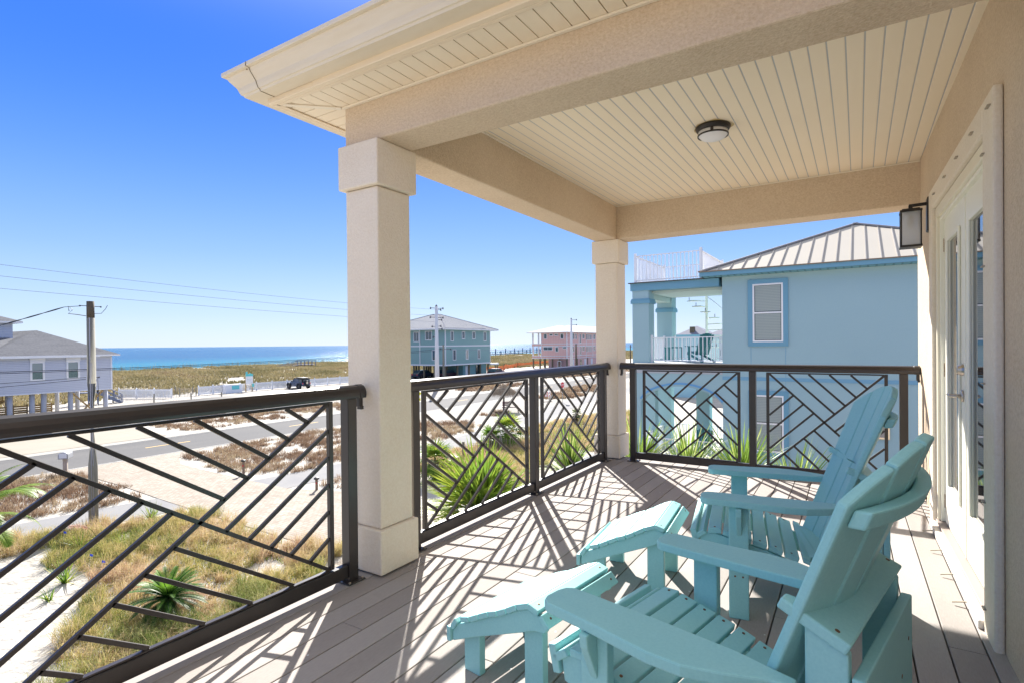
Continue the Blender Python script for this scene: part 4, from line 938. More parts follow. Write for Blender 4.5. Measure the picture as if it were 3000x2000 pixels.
# ---------------------------------------------------------------- the grey lap-sided house on stilts (left)
gs = stripe(mat('grey_blue_siding', (.55, .58, .66), .6, spec=.3), 2, .13, .02, (.38, .41, .48), .02)
shg = mat('asphalt_shingles', (.15, .155, .17), .95, spec=.1, n1=(1.4, .9, (.095, .10, .115), (.5, .5, 3)), n2=(7, .7, (.20, .20, .215)))
stripe(shg, 2, .085, .014, (.14, .145, .165), .02)
H = thing('grey_house', 'grey blue lap sided beach house on round stilts, left of the utility pole', 'house')
GX, GY, GS, GE = -50.0, 22.0, -2.06, .55
b = MB(); b.box(-66, 4, GS, GX, GY, GE+.1); w_ = b.build('wall', gs, H)
b = MB(); b.box(GX, GY-.10, GS, GX+.03, GY+.02, GE); b.box(-66.02, 3.98, GS-.06, GX+.02, GY+.02, GS-.001); b.build('corner_board', MT['whitem'], w_)
rf, fb = hiproof(H, -66.6, 14.0, GX+.45, GY+.45, .76, .47, shg, name='roof'); fb.build('fascia', MT['white'], rf)
rf, fb = hiproof(H, -67.5, -6.5, GX+.46, 21.0, .762, .31, shg, name='roof', th=.19); fb.build('fascia', MT['white'], rf)
b = MB(); b.box(-66, 6, 1.5, -54.0, 16.8, 3.30); dm = b.build('upper_storey', gs, H)
rf, fb = hiproof(H, -66.6, 5.4, -53.5, 17.3, 3.42, .40, shg, name='upper_roof', th=.14); fb.build('fascia', MT['white'], rf)
for y0 in (16.79, 19.02): win(H, 'y', y0, y0+.62, -1.02, .18, GX, 1, MT['white'], gl=WGd, fw=.13, hood=True, blind=(-.40, .16))
win(H, 'y', 12.6, 13.3, -1.02, .18, GX, 1, MT['white'], gl=WGd, fw=.13, hood=True)
pil = mat('round_piling', (.46, .47, .50), .8, n1=(3, .4, (.36, .37, .42)))
for (x, y) in ((-50.5, 21.7), (-50.5, 19.3), (-50.5, 17.6), (-50.5, 16.9), (-50.5, 15.6), (-50.5, 14.2), (-50.5, 12.0), (-55.5, 21.5), (-55.5, 19.2), (-55.5, 17.0), (-60, 21.5), (-60, 18), (-60, 14)):
    b = MB(); b.tube([(x, y, GZ), (x, y, GS)], .17 if x > -52 else .16, 12); b.build('piling', pil, H, smooth=True)
lum = mat('new_lumber', (.40, .27, .12), .8, n1=(3, .4, (.46, .33, .17), (1, 1, 6)))
b = MB(); b.bar((-50.6, 19.4, GZ+.1), (-50.6, 21.6, GS-.1), .08, .22, up=(1, 0, 0)); b.build('cross_brace', lum, H)
b = MB(); b.bar((-50.74, 21.6, GZ+.1), (-50.74, 19.4, GS-.1), .08, .22, up=(1, 0, 0)); b.build('cross_brace', lum, H)
b = MB(); b.box(-58, 8, GZ, -56, 14.6, GS-.05); b.build('storage_room', stripe(mat('storage_siding', (.40, .41, .43), .7), 2, .13, .02, (.25, .26, .28)), H)
b = MB(); b.box(-56, 9.5, GZ, -55.95, 12.6, GS-.5); b.build('storage_door', mat('dark_opening', (.02, .03, .035), .6), H)
F_ = thing('slat_fence', 'new yellow lumber horizontal slat screen under the grey house', 'slat screen', (0, 0, 0))
for (p, q, x) in ((15.7, 17.4, -53.2), (17.5, 18.9, -53.0)):
    b = MB()
    for k in range(9): b.box(x, p, GZ+.08+k*.165, x+.03, q, GZ+.08+k*.165+.135)
    pn = b.build('slat_panel', lum, F_)
    for y in (p, (p+q)/2, q): b = MB(); b.box(x-.09, y-.04, GZ, x-.001, y+.04, GZ+1.6); b.build('post', lum, pn)
ST = thing('wood_stair', 'light wood stair with balusters under the grey house', 'stair', (0, 0, 0))
b = MB()
for k in range(11): b.box(-54.6, 13.2+k*.26, GZ+.17*(k+1), -53.6, 13.48+k*.26, GZ+.17*(k+1)+.04)
b.build('treads', lum, ST)
for x in (-53.6, -54.7): b = MB(); b.bar((x, 13.1, GZ+.1), (x, 16.1, GZ+2.0), .05, .25); b.build('stringer', lum, ST)
railing(ST, [(-53.55, 13.2, GZ+.25), (-53.55, 16.0, GZ+2.1)], .9, lum, sp=.16, pr=.02, rail=.035)
BR = mat('black_plastic', (.015, .015, .016), .5)
for k, (x, y, lb) in enumerate(((-53.8, 14.0, 'round black grill under the grey house, beside the wood stair'),)):
    q = thing('charcoal_grill', lb, 'grill', (x+.9, y-.6, GZ)); b = MB(); b.lathe((0, 0, .85), [(.02, -.30), (.25, -.22), (.34, 0), (.30, .16), (.15, .26), (.02, .28)], 16); b.build('kettle', BR, q, smooth=True)
    for a in (0, 120, 240): b = MB(); b.tube([(.18*math.cos(R(a)), .18*math.sin(R(a)), .65), (.30*math.cos(R(a)), .30*math.sin(R(a)), 0)], .02, 6); b.build('leg', BR, q)

# ---------------------------------------------------------------- teal house on pilings
ts = stripe(mat('teal_siding', (.23, .37, .365), .7, spec=.2), 2, .16, .02, (.18, .30, .30), .01)
wtr = mat('white_trim_far', (.66, .68, .70), .6)
mr2 = mat('silver_metal_roof', (.40, .405, .42), 1, spec=0); ms2 = mat('silver_roof_seam', (.26, .265, .30), 1, spec=0)
H = thing('teal_house', 'teal two storey house on pilings with silver metal roof, behind the white utility pole', 'house')
TX, TY, TB, T1, TT = -57.45, 74.8, -2.35, 1.03, 3.95
b = MB(); b.box(-74, TY, TB, TX, 88.35, TT); w_ = b.build('wall', ts, H)
b = MB(); b.box(-63.3, TY-.6, TB, TX-.001, TY-.001, TT) if False else None
b = MB()
for z0, z1 in ((TB-.02, TB+.22), (T1-.11, T1+.11)):
    b.box(-74, TY-.05, z0, TX+.05, TY-.001, z1); b.box(TX+.001, TY, z0, TX+.05, 88.36, z1)
for (x, y) in ((TX+.03, TY+.02), (TX+.03, 88.3)): b.box(x-.12, y-.08, TB+.221, x+.03, y+.06, T1-.111); b.box(x-.12, y-.08, T1+.111, x+.03, y+.06, TT)
b.box(-63.3, TY-.08, TB+.221, -63.12, TY-.051, T1-.111); b.box(-63.3, TY-.08, T1+.111, -63.12, TY-.051, TT); b.build('trim_band', wtr, w_)
rf, fb = hiproof(H, -74.6, TY-.75, TX+.75, 90.2, 4.02, .37, mr2, seam=.42, seam_m=ms2, th=.22); fb.build('fascia', wtr, rf)
rf, fb = hiproof(H, -68.8, TY-.95, TX+.77, 86.0, 4.03, .27, mr2, name='lower_roof', seam=.42, seam_m=ms2, th=.22); fb.build('fascia', wtr, rf)
for y0, y1, z0, z1 in ((76.35, 76.95, 1.95, 3.5), (79.55, 80.25, 2.32, 3.48), (82.7, 83.4, 2.32, 3.48), (86.3, 86.95, 1.95, 3.48), (76.9, 77.6, -1.35, .33), (80.65, 81.25, -1.30, .28), (84.35, 84.9, -1.30, .28)):
    win(H, 'y', y0, y1, z0, z1, TX, 1, wtr, gl=WG, fw=.12, split=False)
for x0, x1, z0, z1 in ((-64.6, -63.55, 1.9, 3.45), (-61.85, -60.55, 2.15, 3.55), (-60.35, -59.7, -1.35, .28)): win(H, 'x', x0, x1, z0, z1, TY, -1, wtr, gl=WG, fw=.12, split=False, vsplit=x1-x0 > 1)
tw = mat('treated_piling', (.13, .11, .07), .9, n1=(3, .4, (.20, .17, .12)))
for x in (-57.8, -60.2, -62.6, -65, -67.5, -70):
    for y in (75.1, 78.5, 82, 85.5, 88.1):
        b = MB(); b.box(x-.13, y-.13, GZ, x+.13, y+.13, TB); b.build('piling', tw, H)
b = MB(); b.box(-64, 80.5, GZ, TX-.6, 87.9, TB-.02); b.build('garage_room', stripe(mat('teal_siding_low', (.15, .30, .31), .7), 1, .3, .03, (.11, .24, .25)), H)
b = MB(); b.box(TX-.62, 81.2, GZ, TX-.55, 82.6, GZ+2.1); b.build('door', wtr, H)
b = MB(); b.box(TX-.62, 84.4, GZ, TX-.55, 86.0, GZ+2.15); b.build('garage_opening', WGd, H)
b = MB(); b.box(TX-.4, 88.35, TB-.35, TX+.1, 91.2, TB-.02); b.build('side_landing', wtr, H)
for y in (90.4, 91.1): b = MB(); b.box(TX-.3, y-.1, GZ, TX-.1, y+.1, TB-.35); b.build('piling', tw, H)
# ---------------------------------------------------------------- pink house
ps = stripe(mat('pink_siding', (.66, .42, .385), .7, spec=.2), 0, .45, .05, (.47, .28, .265), .01); stripe(ps, 1, .45, .05, (.47, .28, .265), .01)
wr3 = mat('white_metal_roof', (.55, .55, .56), 1, spec=0)
H = thing('pink_house', 'pink two storey house on pilings with a bright white metal roof', 'house')
PXX, PY, PB, P1_, PT = -55.85, 118.1, -2.25, .95, 3.85
b = MB(); b.box(-62.75, PY, PB, PXX, 150, PT); w_ = b.build('wall', ps, H)
b = MB(); b.box(-65.4, PY, .71, -62.751, 128, 1.21); b.box(-65.4, PY, PB, -62.751, 128, -1.7); b.build('porch_slab', ps, H)
b = MB()
for z in (1.22, .66, -1.69, PB-.02):
    b.box(-65.45, PY-.06, z-.07, PXX+.06, PY-.001, z+.07); b.box(PXX+.001, PY, z-.07, PXX+.06, 150, z+.07)
for y in (PY, 124.6, 129.0, 133, 138): b.box(PXX+.0015, y, PB+.06, PXX+.05, y+.2, PT)
for x in (-62.85, -55.95): b.box(x, PY-.05, PB+.06, x+.16, PY-.0015, PT)
b.build('trim_band', wtr, w_)
for x in (-65.35, -63.75):
    for y in (PY, 124, 127.7): b = MB(); b.box(x, y, -1.69, x+.28, y+.28, .70); b.build('porch_column', wtr, H); b = MB(); b.box(x, y, 1.22, x+.28, y+.28, PT); b.build('porch_column', wtr, H)
rf, fb = hiproof(H, -66.4, PY-.9, PXX+.9, 131, 3.98, .30, wr3, th=.14); fb.build('fascia', wtr, rf)
rf, fb = hiproof(H, -66.0, 122.5, PXX+.92, 151, 3.985, .34, wr3, name='rear_roof', th=.14); fb.build('fascia', wtr, rf)
for x0, x1, z0, z1 in ((-61.93, -61.28, 2.45, 3.5), (-60.45, -59.65, 3.18, 3.5), (-59.0, -58.25, 3.18, 3.5), (-57.4, -56.8, 2.45, 3.5), (-62.1, -59.8, -.25, .45), (-58.8, -58.2, -.6, .42), (-56.85, -56.05, .14, .46), (-58.2, -57.5, GZ+.3, -2.9)):
    win(H, 'x', x0, x1, z0, z1, PY, -1, wtr, gl=WGd, fw=.12, split=False, vsplit=x1-x0 > 2)
for y0, y1, z0, z1 in ((121.2, 122, 2.3, 3.6), (122.8, 123.4, 2.3, 3.5), (126.8, 127.9, 2.45, 3.5), (129.2, 129.8, 2.2, 3.5), (130.4, 131, 2.2, 3.5), (131.6, 132.2, 2.2, 3.5), (133.6, 134.6, 2.3, 3.5), (121.2, 121.9, -.7, .5), (125.4, 126, -1.5, .5), (126.8, 127.9, -.6, .5), (129.2, 129.8, -.8, .5), (130.4, 131, -.8, .5), (131.6, 132.2, -.8, .5), (133.6, 134.6, -.6, .5), (125.3, 125.9, 1.4, 3.5)):
    win(H, 'y', y0, y1, z0, z1, PXX, 1, wtr, gl=WGd, fw=.12, split=False)
for x in (-65.2, -63.3, -61.9, -59.9, -58.0, -56.0):
    for y in (PY+.3, 124, 130, 136): b = MB(); b.box(x-.15, y-.15, GZ, x+.15, y+.15, PB); b.build('piling', tw, H)
b = MB(); b.box(-61.3, 119, GZ, PXX-.1, 146, PB-.02); b.build('ground_floor', ps, H)
for k, y in enumerate((121, 125.5, 128, 132)): b = MB(); b.box(PXX-.10, y, GZ, PXX-.04, y+1.1, GZ+2.1); b.build('door', wtr if k != 1 else WGd, H)
# ---------------------------------------------------------------- houses far beyond the blue one
def farhouse(name, label, x0, y0, x1, y1, zt, wm, rm, slope=.55, chim=None, wins=()):
    H = thing(name, label, 'house'); b = MB(); b.box(x0, y0, GZ, x1, y1, zt); b.build('wall', wm, H)
    if slope: rf, fb = hiproof(H, x0-.6, y0-.6, x1+.6, y1+.6, zt+.1, slope, rm); fb.build('fascia', wtr, rf)
    else: b = MB(); b.box(x0-.2, y0-.2, zt, x1+.2, y1+.2, zt+.35); rf = b.build('roof', rm, H)
    if chim: b = MB(); b.box(*chim); b.build('chimney', tw, rf)
    for q in wins: win(H, 'x', *q, y0, -1, wtr, gl=WGd, fw=.15, split=False)
    return H
pbm = mat('pale_aqua_wall', (.38, .60, .64), .7); gr = mat('slate_roof_far', (.17, .18, .24), .8)
farhouse('aqua_house', 'pale aqua flat roofed house seen beyond the upper porch', -15.6, 62, -11.6, 70, 1.75, pbm, mat('aqua_parapet', (.20, .45, .52), .7), 0)
farhouse('beach_cottage', 'distant cottage with a slate grey roof and square chimney', -26.4, 103, -19.6, 110, 2.0, wtr, gr, .55, (-23.7, 104.0, 2.6, -22.9, 104.8, 4.1))
H = farhouse('white_house', 'distant white three storey house with railed balconies', -18.9, 94.5, -13.0, 104, 1.9, wtr, gr, .5, None, [(x, x+.6, z, z+.9) for x in (-18.2, -17.0, -15.8, -14.6) for z in (-.9, .5)]+[(x, x+.6, -3.6, -2.4) for x in (-18.0, -16.6, -15.2)])
railing(H, [(-18.9, 93.4, .15), (-13, 93.4, .15)], .9, wtr, sp=.5, pr=.04, rail=.06); railing(H, [(-18.9, 93.4, -1.9), (-13, 93.4, -1.9)], .9, wtr, sp=.5, pr=.04, rail=.06)
for x in (-18.8, -16.8, -14.9, -13.1): b = MB(); b.box(x, 93.3, GZ, x+.2, 93.5, 2.0); b.build('balcony_post', wtr, H)
farhouse('slate_house', 'distant low house with a dark hipped roof behind the porch column', -32.5, 112, -25.5, 120, .9, wtr, gr, .5)
farhouse('tan_villa', 'pale house corner with grey eaves, right of the spiral staircase', -2.2, 60, 7, 70, 5.4, mat('tan_stucco_far', (.55, .52, .46), .8), gr, .35)
# ================================================================== utility poles and wires
wood = mat('weathered_pole', (.20, .19, .155), .9, n1=(2, .6, (.30, .29, .25), (6, 6, .6)), n2=(8, .4, (.13, .12, .10), (5, 5, .6)))
wood_d = mat('creosote_pole', (.075, .06, .042), .9, n1=(5, .5, (.12, .10, .07), (5, 5, .6)))
cpole = mat('white_concrete_pole', (.62, .62, .64), .8, n1=(1, .2, (.55, .55, .57)))
hw = mat('pole_hardware', (.10, .10, .12), .5, metal=.4)
P = thing('utility_pole', 'weathered wood utility pole rising in front of the grey house', 'utility pole', (-19.58, 9.41, GZ))
b = MB(); b.tube([(0, 0, -.3), (.02, 0, 2), (.02, 0, 4.8), (.0, 0, 7.0)], [.142, .134, .126, .115], 16); b.build('pole', wood, P, smooth=True)
b = MB(); b.tube([(0, 0, 7.0), (0, 0, 7.56)], [.114, .110], 16); b.build('pole_top', wood_d, P, smooth=True)
b = MB(); b.tube([(.12, -.085, 0), (.125, -.085, 2.5), (.112, -.075, 7.0)], .014, 6); b.tube([(.14, -.035, 0), (.138, -.04, 2.5), (.128, -.035, 5.5)], .011, 6); b.build('conduit', mat('conduit_grey', (.36, .36, .42), .5), P)
for z, pts in ((7.39, [(.0, .30, 0), (-.1, .34, .01), (.05, .26, 0)]), (7.40, [(0, -.30, 0), (0, -.36, .01), (0, -.26, -.02)]), (5.0, [(.0, .22, 0), (.03, .34, -.02), (0, .20, -.12)])):
    b = MB(); b.tube([(0, pts[0][1]*.4, z), (0, pts[0][1], z)], .014, 6); b.lathe((0, pts[0][1], z-.03), [(.02, 0), (.03, .02), (.02, .05)], 8); b.build('bracket', hw, P)
b = MB(); b.tube([(.0, -.13, 7.06), (-.05, -.35, 7.10), (0, -.62, 7.12), (0, -.50, 7.25), (0, -.62, 7.36), (0, -.60, 7.2)], .013, 5); b.tube([(0, .12, 7.15), (.03, .30, 7.16), (.05, .42, 7.32), (.05, .48, 7.45)], .009, 5); b.tube([(.13, .13, 5.0), (.12, .16, 4.4), (.13, .14, 3.2)], .008, 5); b.build('loose_wire', hw, P)
def conc_pole(x, y, top, label, name='utility_pole', m_=cpole, r0=.30, r1=.17, arms=(), peak=True):
    P = thing(name, label, 'utility pole', (x, y, GZ), 0, 'utility poles'); h = top-GZ
    b = MB(); b.tube([(0, 0, -.3), (0, 0, h)], [r0, r1], 12); b.build('pole', m_, P, smooth=True)
    if peak: b = MB(); b.lathe((0, 0, h), [(r1*1.05, 0), (.02, .25)], 8); b.build('cap', hw, P)
    for z, side, ln in arms:
        b = MB(); b.bar((0, 0, z-GZ), (.77*ln*side, .62*ln*side, z-GZ+.05), .07, .07); b.lathe((.77*ln*side, .62*ln*side, z-GZ-.12), [(.03, 0), (.10, .03), (.10, .12), (.05, .15), (.09, .2), (.03, .3)], 8); b.build('insulator_arm', hw, P)
    return P
conc_pole(-46.0, 58.9, 6.45, 'tall white concrete utility pole with insulators, in front of the teal house', arms=[(6.2, -1, .8), (6.15, 1, .9), (5.95, 1, .6), (4.95, -1, .85), (4.9, 1, .9), (4.6, 1, .7), (3.7, -1, .6), (3.75, 1, .6), (3.4, 1, .75), (2.3, -1, .45)], r0=.34, r1=.19)
conc_pole(-52.9, 68.7, 1.25, 'short brown wood pole just right of the tall white utility pole', m_=wood, r0=.19, r1=.14, arms=[(.55, 1, 1.2), (.6, -1, .5)], peak=False)
conc_pole(-46.0, 100.4, 6.1, 'white concrete utility pole standing in front of the pink house', arms=[(5.9, 1, 1.1), (4.9, 1, 1.1)], r0=.36, r1=.17)
P = COL.objects[-1]
conc_pole(-46.0, 102.5, 1.15, 'short dark wood pole beside the white pole at the pink house', m_=wood_d, r0=.20, r1=.15, peak=False)
conc_pole(-46.0, 134.0, .8, 'far off thin utility pole seen right of the far corner column', m_=wood_d, r0=.18, r1=.12, arms=[(.3, 1, 1.0)], peak=False)
wire_m = mat('wire_grey', (.22, .24, .30), .6); wire_d = mat('wire_black', (.03, .04, .06), .6)
def wire(name, p, q, sag, r, m_, label, group='overhead wires'):
    p, q = Vector(p), Vector(q); b = MB(); n = 24
    b.tube([p+(q-p)*(i/n)-Vector((0, 0, sag*4*(i/n)*(1-i/n))) for i in range(n+1)], r, 5)
    return tag(b.build(name, m_), label, 'wire', group)
wire('power_line', (-46, -38, 11.17), (-46, 58.6, 6.02), 1.5, .013, wire_m, 'highest of the three thin power lines crossing the sky')
wire('power_line', (-46, -38, 9.74), (-46, 58.6, 5.18), 1.15, .013, wire_m, 'middle one of the three thin power lines crossing the sky')
wire('power_line', (-46, -38, 8.37), (-46, 58.6, 4.345), .9, .013, wire_m, 'lowest of the three thin power lines crossing the sky')
wire('cable', (-46, -20, .62), (-52.9, 68.6, .62), 1.0, .028, wire_d, 'upper of two dark cables in front of the sea and the grey house')
wire('cable', (-46.3, -20, .50), (-52.9, 68.6, .40), .95, .022, wire_d, 'lower of two dark cables in front of the sea and the grey house')
wire('cable', (-52.9, 68.8, .60), (-46.0, 102.4, .8), .5, .022, wire_m, 'cable from the short brown pole past the teal house to the pink house')
wire('cable', (-46, 102.5, .9), (-46, 134, .4), .5, .022, mat('wire_pale', (.5, .5, .52), .6), 'pale cable in front of the pink house right of its pole')
b = MB(); p, q = Vector((-19.58, 9.30, 2.69)), Vector((-27.0, 1.4, -.15)); n = 46
pts = [p+Vector((0, -.62, -.06))+(q-p)*(i/n)-Vector((0, 0, .25*4*(i/n)*(1-i/n))) for i in range(n+1)]
for ph in (0, math.pi): b.tube([c+Vector((.011*math.cos(i*1.3+ph), 0, .013*math.sin(i*1.3+ph))) for i, c in enumerate(pts)], .012, 5)
b.tube([p+Vector((0, -.16, -.0)), pts[0]], .010, 5)
tag(b.build('service_cable', wire_d), 'twisted black service cable sloping left from the wood pole top', 'wire', 'overhead wires')
wire('drop_wire', (-19.58, 9.25, .31), (-33, -2.0, -.35), .12, .010, wire_d, 'upper thin wire leaving the wood pole to the left at siding height')
wire('drop_wire', (-19.58, 9.25, .25), (-33, -2.6, -.85), .12, .010, wire_d, 'lower thin wire leaving the wood pole to the left at siding height')

# ================================================================== fences, signs, small things
vin = mat('vinyl_fence', (.72, .74, .78), .5)
def vfence(p, q, label, h=1.15, post=True):
    F_ = thing('picket_fence', label, 'fence', (0, 0, 0), 0, 'white picket fences'); p = Vector(p); q = Vector(q); d = q-p; L0 = d.length; n = max(1, round(L0/2.4)); u = d.normalized()
    for i in range(n):
        a = p+d*(i/n); c = p+d*((i+1)/n); b = MB(); za = float(terr(a.x, a.y)); zb_ = float(terr(c.x, c.y))
        for z in (.18, h-.22): b.bar((a.x, a.y, za+z), (c.x, c.y, zb_+z), .04, .09)
        k = 0.10
        while k < L0/n-.08:
            f = a+u*k; b.bar((f.x, f.y, za+.08), (f.x, f.y, za+h-.06), .024, .085, up=(u.x, u.y, 0)); k += .135
        pn = b.build('picket_panel', vin, F_)
        b = MB(); b.box(a.x-.065, a.y-.065, za, a.x+.065, a.y+.065, za+h); b.lathe((a.x, a.y, za+h), [(.09, 0), (.09, .03), (.01, .12)], 4); b.build('fence_post', vin, pn)
    b = MB(); b.box(q.x-.065, q.y-.065, float(terr(q.x, q.y)), q.x+.065, q.y+.065, float(terr(q.x, q.y))+h+.05); b.build('fence_post', vin, F_)
vfence((-71.6, 31.2), (-66.0, 34.4), 'short run of white picket fence by the beach stairs')
vfence((-66.7, 37.9), (-66.9, 41.6), 'white picket fence left of the beach access sign')
vfence((-66.9, 43.4), (-66.4, 62.0), 'long white picket fence running behind the parked jeep')
E_ = tag(MB().box(-67.0, 41.1, GZ, -66.2, 43.3, GZ+1.12).build('trash_enclosure', vin), 'white vinyl enclosure with a turquoise notice beside the picket fence', 'enclosure')
n_ = MB(); n_.box(-66.195, 41.9, GZ+.45, -66.185, 42.9, GZ+.95); n_.build('notice', mat('turquoise_sign', (.10, .55, .58), .5, n1=(9, .4, (.3, .68, .7))), E_)
# wooden sand fences (wired laths)
lath = mat('grey_lath', (.34, .31, .27), .9, n1=(3, .5, (.24, .21, .18)))
def lathfence(pts, label, h=.95, sp=.16, m_=lath, w=.035, lean=.1, seed=0):
    rg = random.Random(seed); F_ = thing('sand_fence', label, 'sand fence', (0, 0, 0), 0, 'wired lath sand fences')
    b = MB()
    for i in range(len(pts)-1):
        p, q = Vector(pts[i]), Vector(pts[i+1]); d = q-p; n = int(d.length/sp)
        for k in range(n):
            c = p+d*(k/n); z = float(terr(c.x, c.y)); j = rg.uniform(-lean, lean)*.3; b.bar((c.x, c.y, z-.03), (c.x+j, c.y+j*.5, z+h*rg.uniform(.85, 1.05)), w, .012, up=tuple(d)+(0,) if len(d) == 2 else tuple(d))
    b.build('laths', m_, F_)
    b = MB()
    for i in range(len(pts)-1):
        p, q = Vector(pts[i]), Vector(pts[i+1]); 
        for f in (.3, .75): b.bar((p.x, p.y, float(terr(p.x, p.y))+h*f), (q.x, q.y, float(terr(q.x, q.y))+h*f), .012, .012)
    b.build('wire_strands', hw, F_)
    for i, p in enumerate(pts): b = MB(); z = float(terr(p[0], p[1])); b.box(p[0]-.05, p[1]-.05, z, p[0]+.05, p[1]+.05, z+h+.08); b.build('stake', wood, F_)
lathfence([(-66.6, 28.6), (-61.0, 30.2), (-58.0, 32.5), (-56.2, 34.8)], 'pale lath sand fence curving in front of the short picket run', m_=mat('pale_lath', (.52, .49, .47), .9), seed=1, h=1.0)
lathfence([(-68.2, 34.6), (-67.4, 36.0), (-66.9, 37.7)], 'grey lath sand fence between two runs of white picket fence', seed=2)
lathfence([(-72.5, 33.6), (-71.5, 37.5), (-69.0, 38.4)], 'faint grey lath fence at the foot of the dune', seed=3, h=.9)
lathfence([(-15.4, 24.6), (-14.6, 27.0), (-13.4, 29.2), (-12.8, 31.0)], 'tan lath fence behind the two fan palms', seed=4, h=.75, sp=.13, m_=mat('tan_lath', (.42, .33, .25), .9))
lathfence([(-13.6, 33.0), (-12.2, 35.5), (-11.0, 38)], 'tan lath fence among the scrub near the far corner column', seed=5, h=.8, m_=bpy.data.materials['tan_lath'])
# orange safety fence
orm = mat('orange_mesh', (.85, .16, .03), .7, n1=(8, .5, (.75, .22, .08)))
F_ = thing('safety_fence', 'orange plastic safety fence sagging along the foot of the dune between the houses', 'safety fence')
pts = [(-66.0, 92.5), (-67.0, 99), (-66.0, 106), (-69.5, 112), (-72, 122), (-74, 134), (-76, 150)]
for i in range(len(pts)-1):
    (xa, ya), (xb, yb) = pts[i], pts[i+1]; z0 = float(terr(xa, ya)); z1 = float(terr(xb, yb)); b = MB()
    n = 7; A = [(xa+(xb-xa)*k/n, ya+(yb-ya)*k/n, z0+(z1-z0)*k/n) for k in range(n+1)]
    for r_ in range(6):
        b.loft([[(x, y, z+.08+r_*.19*(1-.25*math.sin(math.pi*k/n))) for k, (x, y, z) in enumerate(A)], [(x, y, z+.08+(r_*.19+.13)*(1-.25*math.sin(math.pi*k/n))) for k, (x, y, z) in enumerate(A)]], cap=False, closed=False)
    for k, (x, y, z) in enumerate(A): b.bar((x, y, z), (x, y, z+1.1*(1-.25*math.sin(math.pi*k/n))), .05, .05)
    b.build('mesh_panel', orm, F_)
    b = MB(); b.box(xa-.06, ya-.06, z0, xa+.06, ya+.06, z0+1.3); b.build('stake', tw, F_)
# beach access sign
sgn = thing('notice_board', 'tall white notice board with a turquoise top behind the parking area', 'sign', (-66.5, 44.5, GZ))
tqs = mat('sign_turquoise', (.12, .56, .56), .5)
b = MB(); b.box(-.05, -.48, 1.0, 0, .52, 2.03); b.build('panel', MT['white'], sgn)
b = MB(); b.prism([(.002, -.50, 2.03), (.002, .54, 2.03), (.002, .54, 2.33), (.002, .30, 2.36), (.002, .18, 2.44), (.002, .0, 2.36), (.002, -.22, 2.36), (.002, -.24, 2.64), (.002, -.48, 2.64)], (-.05, 0, 0)); b.build('header', tqs, sgn)
for y in (-.45, .46): b = MB(); b.box(-.14, y-.06, 0, -.052, y+.06, 2.0); b.build('post', lum, sgn)
b = MB(); b.box(.0, .38, .58, .02, .66, 1.02); b.build('small_notice', tqs, sgn)
b = MB(); b.box(.001, -.30, 1.62, .004, .34, 1.68); b.box(.001, -.30, 1.45, .004, .20, 1.49); b.box(.001, .30, 1.12, .004, .42, 1.22); b.build('printed_lines', mat('sign_print', (.50, .62, .66), .7), sgn)
# beach stairs beside the grey house, walkover in the dune
wgrey = mat('grey_painted_wood', (.12, .15, .24), .7, n1=(3, .4, (.22, .24, .30)))
def steps(name, label, O, d, n, rise, run, wid, m_, rail=True, land=0):
    T = thing(name, label, 'stairs'); O = Vector(O); d = Vector((d[0], d[1], 0)).normalized(); s = Vector((-d.y, d.x, 0))
    b = MB()
    for k in range(n): c = O+d*run*k+Vector((0, 0, rise*(k+1))); b.bar(c-s*wid/2, c+s*wid/2, run*.95, .05)
    b.build('treads', m_, T)
    for sd_ in (-1, 1):
        e = s*sd_*wid/2; p = O+e; q = O+e+d*run*n+Vector((0, 0, rise*n)); b = MB(); b.bar(p, q, .06, .28); b.build('stringer', m_, T)
        if rail:
            b = MB(); b.bar(p+Vector((0, 0, .95)), q+Vector((0, 0, .95)), .16, .06)
            b.bar(p+Vector((0, 0, .5)), q+Vector((0, 0, .5)), .05, .1)
            for f in (0, .33, .66, 1): c = p+(q-p)*f; b.bar(c, c+Vector((0, 0, .95)), .09, .09)
            b.build('handrail', m_, T)
    if land:
        c = O+d*run*n; b = MB(); z = c.z+rise*n
        b.bar(c+Vector((0, 0, rise*n)), c+d*land+Vector((0, 0, rise*n)), wid, .1)
        for sd_ in (-1, 1):
            e = s*sd_*wid/2+Vector((0, 0, rise*n)); b.bar(c+e+Vector((0, 0, .95)), c+e+d*land+Vector((0, 0, .95)), .14, .06)
            for f in (0, .5, 1): b.bar(c+e+d*land*f-Vector((0, 0, .3+rise*n*.8)), c+e+d*land*f+Vector((0, 0, .95)), .09, .09)
        b.build('landing', m_, T)
    return T
steps('beach_stairs', 'grey wooden double flight of stairs with handrails beside the grey house', (-66.0, 29.2, GZ), (-.35, -1), 7, .18, .30, 1.1, wgrey, land=1.6)
steps('beach_stairs', 'dark upper flight of grey stairs climbing behind the grey house corner', (-66.9, 25.6, GZ+1.3), (-.35, -1), 8, .18, .30, 1.1, wgrey)
W_ = thing('dune_walkover', 'grey wooden dune walkover ramp and platform on the crest against the sea', 'boardwalk')
b = MB(); b.bar((-112.5, 80.2, -4.1), (-109.8, 84.3, -3.1), 1.2, .1); b.bar((-109.8, 84.3, -3.1), (-107.4, 86.6, -3.1), 1.2, .1); b.build('walkway', wgrey, W_)
